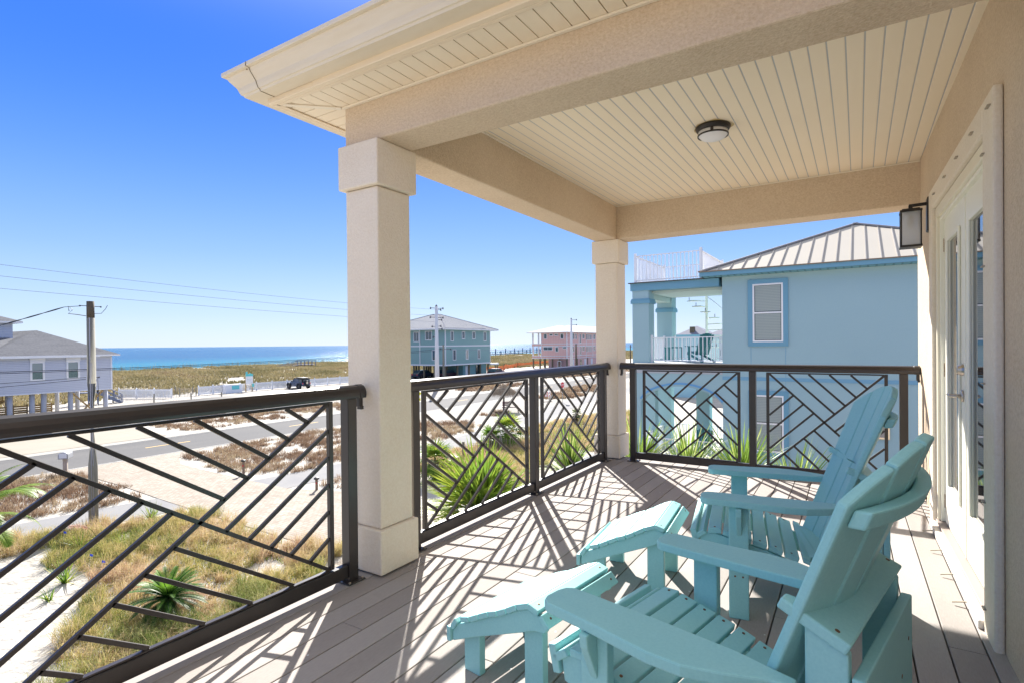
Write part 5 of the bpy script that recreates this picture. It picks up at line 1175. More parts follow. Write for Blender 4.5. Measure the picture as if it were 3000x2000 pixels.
for e in (-.6, .6):
    b = MB(); b.bar((-113.5+e, 79.0, -3.9), (-109.8+e, 84.3, -2.1), .1, .1); b.bar((-109.8+e, 84.3, -2.1), (-107.4+e, 86.6, -2.1), .1, .1); b.bar((-113+e, 79.6, -4.2), (-109.8+e, 84.3, -2.6), .08, .08)
    for f in (0, .25, .5, .75, 1): b.bar((-109.8+e+2.4*f, 84.3+2.3*f, -4.2), (-109.8+e+2.4*f, 84.3+2.3*f, -2.1), .12, .12)
    b.build('handrail', wgrey, W_)
# fishing pier far away with its pilings and rails
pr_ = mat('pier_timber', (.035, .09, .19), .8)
W_ = thing('fishing_pier', 'long dark pier with posts silhouetted against the sea between the teal and pink houses', 'pier')
b = MB(); A = Vector((-150, 235, -3.6)); B_ = Vector((-118, 300, -3.2)); A = Vector((-128, 178, -3.1)); B_ = Vector((-176, 360, -3.3))
d = B_-A; b.bar(A, B_, 2.6, .4); b.build('pier_deck', pr_, W_)
b = MB(); b.bar(A+Vector((0, 0, 1.0)), B_+Vector((0, 0, 1.0)), .12, .12); b.bar(A+Vector((0, 0, .6)), B_+Vector((0, 0, .6)), .1, .1); n = 60
for i in range(n+1): c = A+d*(i/n); b.bar(c, c+Vector((0, 0, 1.1)), .12, .12)
b.build('handrail', pr_, W_)
for i in range(0, 27):
    c = A+d*(i/26); b = MB(); b.bar(c-Vector((0, 0, 5)), c+Vector((0, 0, 2.3 if i % 2 == 0 else 1.2)), .35, .35); b.build('pier_piling', pr_, W_)
b = MB(); b.box(-131, 176, -4, -125, 180, -3.0); b.box(-131, 176, -1.0, -125, 180, -.8)
for x in (-130.9, -128, -125.2):
    for y in (176.1, 179.8): b.box(x, y, -3, x+.2, y+.2, -.9)
b.build('pier_platform', pr_, W_)
# crosswalk sign, stop sign, barricade
yl = mat('fluorescent_yellow', (.88, .86, .01), .5); blk = mat('sign_black', (.01, .01, .01), .5); wht = mat('sign_white', (.80, .80, .80), .5); red = mat('sign_red', (.55, .015, .03), .45); alu = mat('galvanised_post', (.35, .36, .37), .4, metal=.6)
def text(s, size, m_, parent, M4, name='lettering', ext=.002):
    cu = bpy.data.curves.new(name, 'FONT'); cu.body = s; cu.size = size; cu.align_x = 'CENTER'; cu.align_y = 'CENTER'; cu.extrude = ext; cu.materials.append(m_)
    t_ = bpy.data.objects.new(name, cu); COL.objects.link(t_); bpy.context.view_layer.update()
    me = bpy.data.meshes.new_from_object(t_.evaluated_get(bpy.context.evaluated_depsgraph_get())); bpy.data.objects.remove(t_, do_unlink=True)
    o = bpy.data.objects.new(name, me); COL.objects.link(o); o.parent = parent; o.matrix_local = M4; return o
def facing(dx, dy):  # sign frame: local X right, Z up, -Y towards the viewer direction (dx,dy)
    return math.atan2(dy, dx)+math.pi/2
S = thing('crossing_sign', 'yellow pedestrian crossing sign with a down arrow plate, beside the left column edge', 'sign', (-27.5, 34.35, GZ), facing(.67, -.74))
b = MB(); b.box(-.03, 0, 0, .03, .03, 2.45); b.build('post', alu, S)
b = MB(); z = 2.10; w = .32; b.prism([(-w, -.006, z-w+.32-.32), (0, -.006, z-w*1.15), (w, -.006, z-w), (w, -.006, z+.28), (-w, -.006, z+.28)] if False else [(0, -.006, z-.37), (.37, -.006, z), (0, -.006, z+.37), (-.37, -.006, z)], (0, .006, 0)); b.build('diamond_plate', yl, S)
b = MB()  # walking figure
b.prism([(-.035, -.008, z+.17), (.035, -.008, z+.17), (.035, -.008, z+.24), (-.035, -.008, z+.24)], (0, .0015, 0)); b.prism([(-.05, -.008, z-.02), (.05, -.008, z-.02), (.06, -.008, z+.15), (-.04, -.008, z+.15)], (0, .0015, 0))
b.bar((0, -.0075, z-.02), (.11, -.0075, z-.22), .0015, .045, up=(1, 0, .4)); b.bar((0, -.0075, z-.02), (-.10, -.0075, z-.22), .0015, .045, up=(1, 0, -.4)); b.bar((.03, -.0075, z+.13), (.13, -.0075, z+.02), .0015, .03, up=(1, 0, 1)); b.bar((-.02, -.0075, z+.13), (-.12, -.0075, z+.04), .0015, .03, up=(1, 0, -1)); b.build('walking_figure', blk, S)
b = MB(); b.box(-.30, -.006, 1.52, .30, 0, 1.74); b.build('arrow_plate', yl, S)
b = MB(); b.bar((.16, -.0075, 1.70), (-.10, -.0075, 1.57), .0015, .04, up=(0, 0, 1)); b.prism([(-.18, -.008, 1.54), (-.05, -.008, 1.54), (-.14, -.008, 1.65)], (0, .0015, 0)); b.build('arrow', blk, S)
b = MB(); b.box(-.20, -.006, 1.05, .20, 0, 1.40); pl_ = b.build('regulatory_plate', wht, S); text('STATE\nLAW', .13, blk, S, Matrix.Translation((0, -.009, 1.23)) @ Matrix.Rotation(R(90), 4, 'X'))
S = thing('stop_sign', 'red octagonal stop sign in front of the brown grass strip', 'stop sign', (-23.0, 51.15, GZ), facing(.80, -.60)+R(28))
b = MB(); b.box(-.025, 0, 0, .025, .03, 2.05); b.build('post', alu, S)
b = MB(); b.prism([(.34*math.cos(R(22.5+45*k)), -.006, 1.80+.34*math.sin(R(22.5+45*k))) for k in range(8)], (0, .006, 0)); b.build('white_border', wht, S)
b = MB(); b.prism([(.315*math.cos(R(22.5+45*k)), -.009, 1.80+.315*math.sin(R(22.5+45*k))) for k in range(8)], (0, .0025, 0)); b.build('octagon_plate', red, S)
text('STOP', .23, wht, S, Matrix.Translation((0, -.012, 1.80)) @ Matrix.Rotation(R(90), 4, 'X'))
S = thing('road_barricade', 'low white and red road barricade left of the stop sign', 'barricade', (-25.4, 52.0, GZ), facing(.8, -.6))
for z in (.45, .75): b = MB(); b.box(-.55, -.02, z, .55, .02, z+.20); b.build('board', wht, S)
b = MB()
for z in (.45, .75):
    for k in range(4): x = -.5+k*.28; b.prism([(x, -.0225, z), (x+.10, -.0225, z), (x+.20, -.0225, z+.20), (x+.10, -.0225, z+.20)], (0, .002, 0))
b.build('stripes', mat('barricade_orange', (.75, .13, .05), .5), S)
for x in (-.45, .45): b = MB(); b.bar((x, -.25, 0), (x, 0, .98), .04, .04); b.bar((x, .25, 0), (x, 0.02, .98), .04, .04); b.build('leg', wht, S)
# mailbox
S = thing('mailbox', 'rounded white mailbox on a timber post by the road', 'mailbox', (-29.35, 11.9, GZ), R(-35)); S.scale = (1.35, 1.5, 1.12)
b = MB(); b.bar((0, 0, 0), (.02, 0, .72), .11, .11); b.build('post', mat('mailbox_post', (.42, .36, .30), .8), S)
b = MB(); b.loft([[(x, .13*math.cos(a), .88+.13*math.sin(a)) for a in [R(i*18) for i in range(11)]]+[(x, -.13, .72), (x, .13, .72)] for x in (-.25, .25)]); bx = b.build('mail_box', mat('mailbox_paint', (.30, .31, .33), .45), S, bevel=.01)
b = MB(); b.box(.251, -.10, .76, .262, .10, .97); b.build('mailbox_door', mat('mailbox_door', (.66, .68, .72), .45), bx)
# driveway marker posts
def marker(x, y, h, label):
    S = thing('marker_post', label, 'marker post', (x, y, GZ), R(35), 'driveway marker posts')
    b = MB(); b.tube([(0, 0, 0), (0, 0, h)], .055, 10); b.build('post', mat('marker_timber', (.22, .15, .10), .8) if 'marker_timber' not in bpy.data.materials else bpy.data.materials['marker_timber'], S)
    b = MB(); b.lathe((0, 0, h), [(.11, .0), (.12, .03), (.09, .07), (.02, .10)], 10); b.build('cap', BR, S)
    b = MB(); b.box(-.025, -.062, h*.62, .025, -.057, h*.74); b.build('reflector', red, S)
marker(-21.98, 16.27, .62, 'brown marker post with a red reflector between the grass and the driveway')
marker(-16.65, 16.2, .46, 'shorter brown marker post with a red reflector on the small grass patch')
S = tag(MB().box(-26.83, 8.3, GZ, -26.77, 8.36, GZ+.42).build('white_stake', wht), 'little white stake in the brown grass left of the wood pole', 'stake')
S = tag(MB().box(-14.9, 17.0, GZ, -14.84, 17.06, GZ+.55).build('pipe_riser', alu), 'thin grey pipe riser beside the second marker post', 'pipe')
# survey flags
fb_ = mat('survey_flag_blue', (.01, .08, .75), .6)
for k, (x, y, lb) in enumerate(((-18.387, 10.754, 'tiny blue survey flag by the green palmetto clump near the path'), (-17.769, 7.983, 'tiny blue survey flag at the left edge of the dune grass'), (-14.945, 7.615, 'tiny blue survey flag in the dune grass above the small palmetto'), (-14.148, 7.59, 'tiny blue survey flag nearest the camera, above the white sand'))):
    f = thing('survey_flag', lb, 'survey flag', (x, y, GZ), R(47), 'blue survey flags'); b = MB(); b.bar((0, 0, 0), (0, 0, .50), .006, .006); b.build('wire_stem', alu, f)
    b = MB(); b.prism([(0, 0, .45), (.07, .01, .43), (.075, -.01, .49), (0, 0, .51)], (0, .002, 0)); b.build('flag', fb_, f)
# thatched umbrella, bench, seated person's things
thm = grassmat('thatch_straw', [(.16, .11, .075), (.32, .24, .16), (.46, .37, .26), (.24, .17, .12)], tl=.1)
S = thing('thatched_umbrella', 'thatched beach umbrella on a wood post over the bench', 'beach umbrella', (-24.42, 42.4, GZ))
b = MB(); b.tube([(0, 0, 0), (0, 0, 2.25)], .085, 10); b.build('post', wood, S)
b = MB(); b.lathe((0, 0, 1.60), [(1.22, 0), (1.05, .20), (.70, .48), (.35, .66), (.06, .76)], 28); cn = b.build('canopy', mat('thatch_base', (.14, .105, .075), .95, n1=(14, .7, (.26, .21, .15))), S)
rg = np.random.default_rng(3); n = 5200; a = rg.uniform(0, 2*np.pi, n); rr = 1.25*np.sqrt(rg.uniform(0, 1, n)); zz = 1.62+.76*(1-(rr/1.25)**1.35)
V = []; Fc = []
for i in range(n):
    c, s = math.cos(a[i]), math.sin(a[i]); L0 = rg.uniform(.16, .34); r1 = rr[i]+L0*.75; z1 = zz[i]-L0*.75-(0.12 if rr[i] > 1.1 else 0)*rg.uniform(.3, 1.4); w = .012; o0 = len(V); j = rg.uniform(-.05, .05)
    V += [(rr[i]*c-s*w, rr[i]*s+c*w, zz[i]+.04), (rr[i]*c+s*w, rr[i]*s-c*w, zz[i]+.04), (r1*c+j, r1*s+j, z1)]; Fc.append((o0, o0+1, o0+2))
me = bpy.data.meshes.new('thatch'); me.from_pydata(V, [], Fc); me.materials.append(thm); at = me.attributes.new('pick', 'FLOAT', 'POINT'); at.data.foreach_set('value', np.repeat(rg.uniform(0, 1, n), 3).astype(np.float32))
o = bpy.data.objects.new('thatch', me); COL.objects.link(o); o.parent = cn
S = thing('bench', 'dark red slatted bench in the shade of the thatched umbrella', 'bench', (-23.5, 42.1, GZ), R(30))
mrn = mat('maroon_wood', (.10, .03, .035), .6)
b = MB()
for k in range(4): b.box(-.75, -.2+k*.105, .42, .75, -.11+k*.105, .455)
b.build('seat', mrn, S)
b = MB()
for k in range(3): b.box(-.75, .24, .55+k*.13, -.05, .27, .65+k*.13)
b.build('backrest', mrn, S)
for x in (-.65, .65): b = MB(); b.box(x-.04, -.18, 0, x+.04, .24, .42); b.build('leg', BR, S)
b = MB(); b.box(-.70, .241, .42, -.62, .30, .95); b.box(-.16, .241, .42, -.08, .30, .95); b.build('back_post', mrn, S)

# ================================================================== vehicles
def wheelset(T, pts, r, w):
    for (x, y) in pts:
        b = MB(); prof_ = [(r*.62, -w/2), (r*.93, -w/2), (r, -w*.32), (r, w*.32), (r*.93, w/2), (r*.62, w/2)]
        b.loft([[(x+q*math.cos(2*math.pi*k/20), y+z, r+q*math.sin(2*math.pi*k/20)) for k in range(20)] for q, z in prof_], cap=False); wl = b.build('wheel', mat('tyre_rubber', (.012, .012, .013), .8) if 'tyre_rubber' not in bpy.data.materials else bpy.data.materials['tyre_rubber'], T, smooth=True)
        b = MB(); b.loft([[(x+q*math.cos(2*math.pi*k/20), y+z, r+q*math.sin(2*math.pi*k/20)) for k in range(20)] for q, z in ((r*.63, -w*.42), (r*.2, -w*.25), (r*.2, w*.25), (r*.63, w*.42))])
        for k in range(5): a = 2*math.pi*k/5; b.bar((x, y-w*.40, r), (x+r*.6*math.cos(a), y-w*.40, r+r*.6*math.sin(a)), .05, .07, up=(0, 1, 0))
        b.build('rim', mat('alloy_rim', (.10, .10, .11), .4, metal=.7) if 'alloy_rim' not in bpy.data.materials else bpy.data.materials['alloy_rim'], wl)
J = thing('jeep', 'dark blue four door off-road jeep with a black soft top, parked by the picket fence', 'jeep', (-64.4, 50.6, GZ), R(178)); J.scale = (.84, .84, .84)
jb = mat('jeep_paint', (.035, .065, .13), .3, spec=.5, coat=.6); jt = mat('soft_top_black', (.012, .012, .014), .8); jg = glassmat('car_glass', (.03, .06, .08), .05)
# local: +x is the front, lengths about 4.7 m
b = MB(); body = [(-2.15, .55), (-2.15, 1.12), (.85, 1.14), (2.05, 1.06), (2.10, .60), (1.86, .52), (.95, .50), (-.95, .50), (-1.8, .52)]
b.prism([(x, -.80, z) for x, z in body], (0, 1.60, 0)); b.build('body', jb, J, bevel=.05, seg=3)
b = MB(); b.prism([(x, -.72, z) for x, z in [(-2.10, 1.125), (-2.02, 1.80), (.20, 1.84), (.78, 1.18), (.78, 1.125)]], (0, 1.44, 0)); cab = b.build('soft_top', jt, J, bevel=.05, seg=3)
for s in (-1, 1):
    for x0, x1, x2, x3 in ((-1.95, -1.18, -1.20, -1.90), (-1.08, -.20, -.20, -1.08), (-.10, .62, .22, -.10)):
        b = MB(); b.prism([(x0, s*.722, 1.17), (x1, s*.722, 1.17), (x2, s*.722, 1.66), (x3, s*.722, 1.66)], (0, s*.012, 0)); b.build('side_window', jg, J)
    b = MB(); b.prism([(x, s*.735, z) for x, z in [(-1.12, 1.12), (-1.12, 1.70), (.16, 1.70), (.74, 1.12)]], (0, s*.006, 0)); b.build('door_upper', jb, J)
    for x0, x1 in ((-1.10, -.18), (-.12, .74)):
        b = MB(); b.box(x0, s*.801, .58, x1, s*.822, 1.10); d_ = b.build('door', jb, J, bevel=.02); b = MB(); b.box(x0+.06, s*.823, .98, x0+.22, s*.845, 1.02); b.build('handle', BR, d_)
    for cx in (-1.40, 1.42):
        b = MB(); b.prism([(cx+q*math.cos(a), s*.74, .42+q*math.sin(a)*1.05) for q, rng_ in ((.60, range(1, 12)), (.52, range(11, 0, -1))) for a in [R(15*i) for i in rng_]], (0, s*.24, 0)); b.build('fender', BR, J)
    b = MB(); b.box(.55, s*.80, 1.18, .68, s*1.0, 1.34); b.build('mirror', BR, J)
    b = MB(); b.box(-2.18, s*.62, .86, -2.152, s*.78, 1.08); b.build('tail_light', red, J)
    b = MB(); b.lathe((0, 0, 0), [(.001, 0), (.09, 0), (.09, .03), (.001, .04)], 12); hl = b.build('headlight', wht, J); hl.matrix_local = Matrix.Translation((2.08, s*.55, .88)) @ Matrix.Rotation(R(90), 4, 'Y')
b = MB(); b.prism([(.77, -.66, 1.15), (.77, .66, 1.15), (.24, .62, 1.80), (.24, -.62, 1.80)], (.02, 0, .012)); b.build('windscreen', jg, J)
b = MB(); b.box(-2.135, -.55, 1.20, -2.10, .55, 1.66); b.build('rear_window', jg, J)
b = MB(); b.box(-2.36, -.78, .48, -2.16, .78, .66); b.box(2.11, -.75, .50, 2.32, .75, .68); b.build('bumper', BR, J, bevel=.03)
b = MB(); b.lathe((0, 0, 0), [(.10, -.12), (.34, -.12), (.38, -.06), (.38, .06), (.34, .12), (.10, .12)], 20); sp = b.build('spare_wheel', BR, J); sp.matrix_local = Matrix.Translation((-2.32, .05, 1.05)) @ Matrix.Rotation(R(90), 4, 'Y')
b = MB(); b.lathe((0, 0, 0), [(.001, -.13), (.20, -.13), (.20, .0), (.001, .01)], 12); s2_ = b.build('spare_rim', MT['steel'], sp); 
b = MB(); b.box(-1.9, -.55, 1.84, -.1, .55, 1.93); b.build('roof_load', BR, J, bevel=.04)
wheelset(J, [(-1.40, -.84), (-1.40, .84), (1.42, -.84), (1.42, .84)], .42, .28)
def simplecar(x, y, rz, col, label, name='parked_car'):
    T = thing(name, label, 'car', (x, y, GZ), R(rz), 'cars parked under the stilt houses'); m_ = mat('car_paint', col, .3, coat=.7)
    b = MB(); b.prism([(q, -.9, z) for q, z in [(-2.2, .35), (-2.25, .85), (-1.6, .95), (1.1, .98), (2.1, .80), (2.25, .40)]], (0, 1.8, 0)); b.build('body', m_, T, bevel=.06, seg=3)
    b = MB(); b.prism([(q, -.76, z) for q, z in [(-2.0, .93), (-1.5, 1.48), (.3, 1.50), (1.15, .95)]], (0, 1.52, 0)); b.build('cabin', jg, T, bevel=.05, seg=3)
    b = MB(); b.box(-1.35, -.70, 1.485, .2, .70, 1.515); b.build('roof_panel', m_, T)
    for s in (-1, 1): b = MB(); b.box(-2.27, s*.5, .65, -2.22, s*.8, .80); b.build('tail_light', red, T)
    wheelset(T, [(-1.4, -.84), (-1.4, .84), (1.35, -.84), (1.35, .84)], .34, .22)
simplecar(-54.8, 86.6, 95, (.05, .008, .02), 'dark maroon car parked at the right end of the teal house')
simplecar(-60.5, 79.2, 90, (.06, .01, .02), 'dark red car half hidden under the teal house')
simplecar(-64.0, 76.6, 85, (.02, .03, .06), 'dark blue car under the left part of the teal house')
# ================================================================== palms and spiky plants
def leafmat(name, cols, tl=.4): return grassmat(name, cols, .45, tl)
LF_FAN = leafmat('fan_palm_leaf', [(.05, .12, .02), (.10, .20, .03), (.17, .28, .04), (.30, .38, .05), (.50, .46, .06)])
LF_DK = leafmat('dark_palm_leaf', [(.02, .06, .015), (.04, .10, .02), (.08, .16, .03), (.14, .24, .04)])
LF_SAGO = leafmat('sago_leaf', [(.02, .06, .015), (.04, .11, .02), (.09, .20, .025), (.20, .36, .04)], .3)
LF_DATE = leafmat('date_palm_leaf', [(.06, .13, .015), (.13, .22, .02), (.24, .33, .035), (.36, .40, .06)], .3)
LF_SPK = leafmat('spiky_leaf', [(.07, .13, .03), (.14, .24, .04), (.25, .36, .06), (.42, .48, .16)])
tkm = mat('palm_trunk', (.12, .08, .05), .95, n1=(9, .7, (.22, .16, .10), (1, 1, 3)), bump=(30, .8, .03))
class LM:
    """leaf mesh with a per-leaf colour pick"""
    def __init__(s): s.v = []; s.f = []; s.p = []
    def blade(s, P, D, up, L0, w, droop, pk, n=4, tip=.05):
        P = Vector(P); D = Vector(D).normalized(); side = D.cross(Vector(up))
        side = side.normalized() if side.length > 1e-4 else Vector((1, 0, 0)); o0 = len(s.v)
        for i in range(n+1):
            t = i/n; c = P+D*L0*t-Vector((0, 0, droop*L0*t*t)); ww = w*(1-t)**.75*(1 if i else .7)+tip*w*.1
            s.v += [tuple(c-side*ww/2), tuple(c+side*ww/2)]; s.p += [pk, pk]
        for i in range(n): s.f.append((o0+2*i, o0+2*i+1, o0+2*i+3, o0+2*i+2))
    def build(s, name, M, parent):
        me = bpy.data.meshes.new(name); me.from_pydata(s.v, [], s.f); me.materials.append(M)
        at = me.attributes.new('pick', 'FLOAT', 'POINT'); at.data.foreach_set('value', np.array(s.p, np.float32)); me.update()
        o = bpy.data.objects.new(name, me); COL.objects.link(o); o.parent = parent; return o
def fan(lm, hub, axis, r, rg, pk, n=18, spread=125, w=.10, droop=.18):
    axis = Vector(axis).normalized(); u = Vector((0, 0, 1)); s = axis.cross(u).normalized(); nn = s.cross(axis).normalized()
    for k in range(n):
        a = R(-spread+2*spread*k/(n-1)); d = axis*math.cos(a)+s*math.sin(a)+nn*rg.uniform(-.10, .10)
        lm.blade(hub, d, nn, r*(1-.28*abs(a)/R(spread))*rg.uniform(.88, 1.05), w*r, droop*rg.uniform(.6, 1.4), min(1, max(0, pk+rg.uniform(-.12, .12))), 4)
def fanpalm(x, y, z0, zc, rad, label, seed, nf=26, M=None, group=None, cat='palm', name='fan_palm', base_dead=8, spread=120, lo=-.7):
    rg = random.Random(seed); T = thing(name, label, cat, (x, y, z0), 0, group); h = zc-z0
    b = MB(); n = 8; b.tube([(0, 0, -.1)]+[(.02*math.sin(i), .02*math.cos(i*2), h*i/n) for i in range(1, n+1)], [.17 if i < 2 else .13+.02*(i % 2) for i in range(n+1)], 10); b.build('trunk', tkm, T)
    b = MB()
    for i in range(int(30*h)+6):
        a = rg.uniform(0, 6.28); z = rg.uniform(.05, h); b.bar((.10*math.cos(a), .10*math.sin(a), z), (.22*math.cos(a), .22*math.sin(a), z+.10), .04, .02)
    b.build('leaf_bases', tkm, T)
    lm = LM(); pt = MB()
    for i in range(nf):
        a = i*2.4+rg.uniform(-.3, .3); e = lo+(1.35-lo)*((i+.5)/nf)**.8+rg.uniform(-.12, .12); d = Vector((math.cos(a)*math.cos(e), math.sin(a)*math.cos(e), math.sin(e)))
        pl = rad*.52*rg.uniform(.8, 1.1); hub = Vector((0, 0, h))+d*pl-Vector((0, 0, .08*pl)); pt.tube([(0, 0, h-.05), tuple(Vector((0, 0, h))+d*pl*.5), tuple(hub)], .010, 4)
        fan(lm, hub, d-Vector((0, 0, .25)), rad*.68, rg, .25+.6*rg.random()*(.5+.5*(i/nf)), spread=spread)
    lm.build('crown', M or LF_FAN, T); pt.build('petioles', M or LF_FAN, T); return T
G_ = 'fan palms on the dune slope'
fanpalm(-15.05, 28.4, GZ, -3.85, 1.35, 'bushy fan palm with a short trunk in front of the tan lath fence', 31, 30, group=G_, lo=-.9)
fanpalm(-15.5, 27.3, GZ, -4.10, 1.0, 'smaller fan palm leaning against the left side of the bushy one', 32, 18, group=G_)
fanpalm(-13.45, 20.0, GZ, -3.85, 1.15, 'round fan palm seen low beside the left stucco column, through the middle railing', 33, 30, group=G_, lo=-.9)
fanpalm(-15.35, 38.4, GZ, -3.95, .62, 'greyish green fan palm with a skirt of dead leaves near the far corner column', 34, 22, M=leafmat('dull_palm_leaf', [(.10, .13, .06), (.16, .20, .09), (.24, .27, .13)]), group=G_)
def spiky(x, y, z0, L0, n, label, seed, w=.03, M=None, name='spiky_palmetto', cat='palmetto', lo=.15, droop=.35, trunk=.0, group=None, wide=1.0):
    rg = random.Random(seed); T = thing(name, label, cat, (x, y, z0), 0, group)
    if trunk: b = MB(); b.tube([(0, 0, -.2), (.02, 0, trunk*.5), (0, 0, trunk)], [.16, .12, .11], 10); b.build('trunk', tkm, T)
    lm = LM()
    for i in range(n):
        a = rg.uniform(0, 6.28); e = lo+(1.45-lo)*rg.random()**.7; d = Vector((math.cos(a)*math.cos(e), math.sin(a)*math.cos(e), math.sin(e)))
        lm.blade(Vector((rg.uniform(-.05, .05), rg.uniform(-.05, .05), trunk)), d, (rg.uniform(-.4, .4), rg.uniform(-.4, .4), 1), L0*rg.uniform(.65, 1.1), w*rg.uniform(.7, 1.2), droop*rg.uniform(.4, 1.5)*(1.3-e/1.6), rg.random(), 6)
    lm.build('leaves', M or LF_SPK, T); return T
# the large fan-leaved palmetto below the middle railing
rg = random.Random(8); T = thing('saw_palmetto', 'large bright green palmetto with stiff fans just below the middle railing', 'palmetto', (-4.75, 11.3, GZ))
b = MB(); b.tube([(0, 0, -.2), (.05, 0, 1.0), (0, .05, 2.15)], [.20, .16, .14], 10); b.build('trunk', tkm, T)
lm = LM(); pt = MB()
for i in range(34):
    a = i*2.4+rg.uniform(-.3, .3); e = -.25+1.65*((i+.5)/34)**.8; d = Vector((math.cos(a)*math.cos(e), math.sin(a)*math.cos(e), math.sin(e)))
    hub = Vector((0, 0, 2.15))+d*rg.uniform(.45, .8); pt.tube([(0, 0, 2.1), tuple(hub)], .012, 4); fan(lm, hub, d+Vector((0, 0, .10)), rg.uniform(1.1, 1.45), rg, rg.uniform(.45, .8) if i > 6 else rg.uniform(.8, 1), n=20, spread=80, w=.065, droop=.10)
lm.build('crown', LF_FAN, T); pt.build('petioles', LF_FAN, T)
for k, (x, y, zt_, L0, n, lb) in enumerate(((-3.1, 12.4, -1.75, 1.25, 110, 'arching spiky palm left of the far corner column'), (-1.35, 12.0, -1.45, 1.25, 110, 'spiky long leaved palm right behind the far corner column, in front of the blue house'),
        (-.55, 12.6, -1.60, 1.30, 120, 'spiky arching palm under the left panel of the back railing'), (.55, 12.2, -1.50, 1.25, 120, 'spiky palm in front of the blue house beside the middle railing post'), (1.35, 12.8, -1.85, 1.2, 110, 'lower spiky palm in front of the lower window of the blue house'), (-4.0, 14.2, -2.3, 1.1, 90, 'spiky palm farther down by the sandy walk, left of the corner column'))):
    spiky(x, y, GZ, L0*1.22, int(n*1.35), lb, 50+k, w=.042, trunk=zt_-GZ+.12, lo=.3, droop=.42, name='spiky_palm', cat='palm', group='spiky palms by the blue house')
spiky(-14.76, 7.0, GZ, .75, 46, 'small green palmetto seedling on the white sand', 70, w=.035, lo=.2, droop=.15, M=LF_FAN, name='palmetto_seedling')
spiky(-18.2, 10.6, GZ, .85, 60, 'green palmetto clump at the edge of the path', 71, w=.03, M=LF_FAN, droop=.2, name='palmetto_clump')
spiky(-17.3, 8.2, GZ, .75, 40, 'small green clump behind the pink grass plume', 72, w=.028, M=LF_FAN, droop=.25, name='palmetto_clump')
spiky(-16.4, 9.0, GZ, .6, 40, 'low yellowish green clump in the middle of the dune grass', 73, w=.026, M=LF_FAN, droop=.4, name='palmetto_clump')
spiky(-13.9, 6.4, GZ, .42, 26, 'tiny palmetto seedling right of the bigger seedling on the sand', 74, w=.028, M=LF_FAN, droop=.3, name='palmetto_seedling')
# pinnate fronds
def frond(lm, rb, base, az, e0, L0, rg, pk, leaf=.28, curl=1.1, n=34, w=.022, vee=.5, drop=.35):
    P = Vector(base); e = e0; pts = [P.copy()]; st = L0/n
    for i in range(n):
        d = Vector((math.cos(az)*math.cos(e), math.sin(az)*math.cos(e), math.sin(e))); s = Vector((-math.sin(az), math.cos(az), 0)); u = s.cross(d)*-1
        if i > 1:
            t = i/n; ll = leaf*(math.sin(math.pi*min(1, .12+t*.95))**.6)
            for sg in (-1, 1):
                dd = (s*sg+d*.75+u*vee*.5).normalized(); lm.blade(P, dd, u, ll*rg.uniform(.9, 1.1), w, drop*rg.uniform(.7, 1.3), min(1, max(0, pk+rg.uniform(-.12, .12))), 3)
        P = P+d*st; pts.append(P.copy()); e -= curl/n*(.4+1.2*i/n)
    rb.tube(pts, [.014*(1-.8*i/n) for i in range(n+1)], 4)
T = thing('sago_palm', 'dark green sago palm with a rosette of stiff feathery fronds below the railing', 'sago palm', (-10.5, 7.45, GZ))
b = MB(); b.tube([(0, 0, -.1), (0, 0, .25), (0, 0, .50)], [.15, .17, .13], 12); b.build('trunk', tkm, T)
lm = LM(); rb = MB(); rg = random.Random(4)
for i in range(74):
    f = i/74; frond(lm, rb, (0, 0, .48), i*2.4, -.35+1.55*f**.9+rg.uniform(-.08, .08), rg.uniform(.86, 1.08)*(1-.18*f), rg, (.15+.75*f)*rg.uniform(.75, 1.2), leaf=.125, curl=.95, n=30, w=.024, vee=.5, drop=.05)
lm.build('fronds', LF_SAGO, T); rb.build('frond_stalks', LF_SAGO, T)
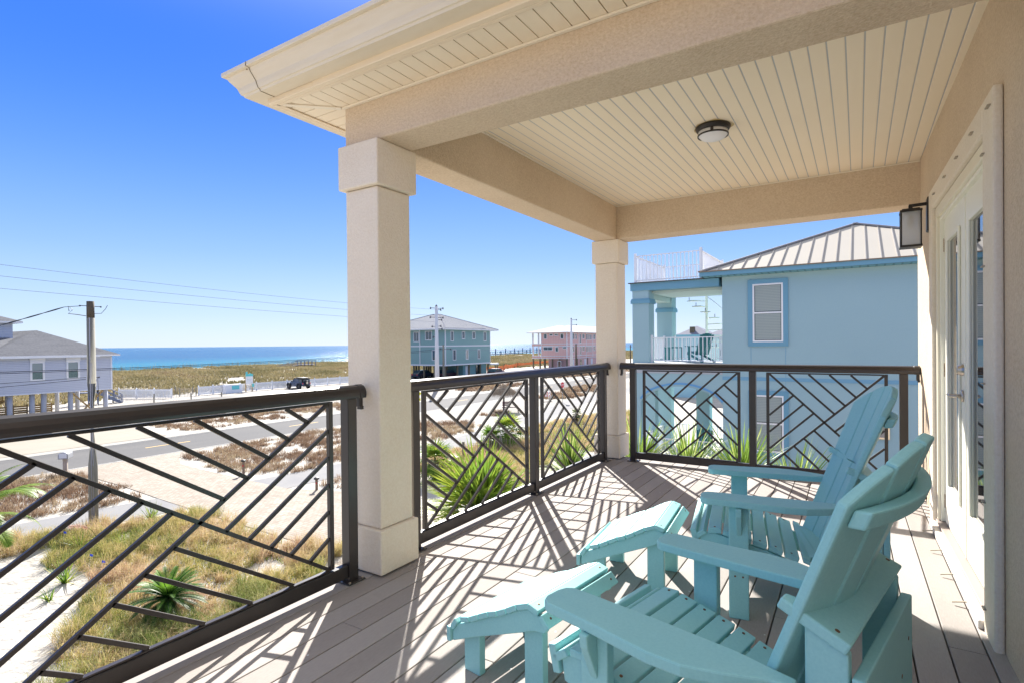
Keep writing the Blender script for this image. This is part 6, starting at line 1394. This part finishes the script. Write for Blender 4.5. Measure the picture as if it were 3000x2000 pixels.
T = thing('date_palm', 'feathery palm with bright yellow green arching fronds entering at the left edge', 'palm', (-18.2, 6.0, GZ))
b = MB(); b.tube([(0, 0, -.1), (0, 0, .6), (0, 0, 1.35)], [.25, .22, .18], 12); b.build('trunk', tkm, T)
lm = LM(); rb = MB(); rg = random.Random(9)
for k, (az, e0, L0, c) in enumerate([(28, .95, 2.6, 1.9), (62, 1.0, 2.3, 2.3), (95, .75, 2.4, 1.5), (5, .6, 2.2, 2.0), (130, 1.0, 2.2, 1.6), (175, .9, 2.3, 1.6), (220, .8, 2.2, 1.7), (265, .9, 2.3, 1.6), (310, .8, 2.4, 1.8), (340, 1.2, 2.2, 1.6), (45, 1.3, 2.2, 1.3), (150, 1.3, 2.0, 1.2), (80, .2, 1.9, 1.6), (20, .1, 1.8, 1.5)]):
    frond(lm, rb, (0, 0, 1.32), R(az), e0, L0, rg, rg.uniform(.15, .6), leaf=.40, curl=c, n=58, w=.040, vee=.3, drop=.35)
lm.build('fronds', LF_DATE, T); rb.build('frond_stalks', LF_DATE, T)
# pink grass plumes
T = None
rg = np.random.default_rng(12)
pm = grassmat('pink_plume', [(.55, .30, .24), (.66, .42, .34), (.72, .55, .45)], tl=.5)
def plume(x, y, hx, hy, hz, label, seed):
    T = thing('pink_plume_grass', label, 'grass plume', (x, y, GZ)); rg = random.Random(seed); b = MB(); P = [Vector((hx*t*t, hy*t*t, hz*math.sin(t*1.9))) for t in [i/10 for i in range(11)]]; b.tube(P, .007, 4); b.build('stem', GM, T)
    lm = LM()
    for i in range(420):
        t = rg.uniform(.55, 1); c = Vector((hx*t*t, hy*t*t, hz*math.sin(t*1.9))); d = Vector((rg.uniform(-1, 1), rg.uniform(-1, 1), rg.uniform(-1, 1)))+Vector((hx, hy, -.2))*1.2
        lm.blade(c, d, (0, 0, 1), rg.uniform(.06, .16), .010, .2, rg.random(), 2)
    lm.build('plume', pm, T)
plume(-17.1, 8.6, -.75, -.45, .62, 'single pink feathery grass plume arching towards the path', 3)
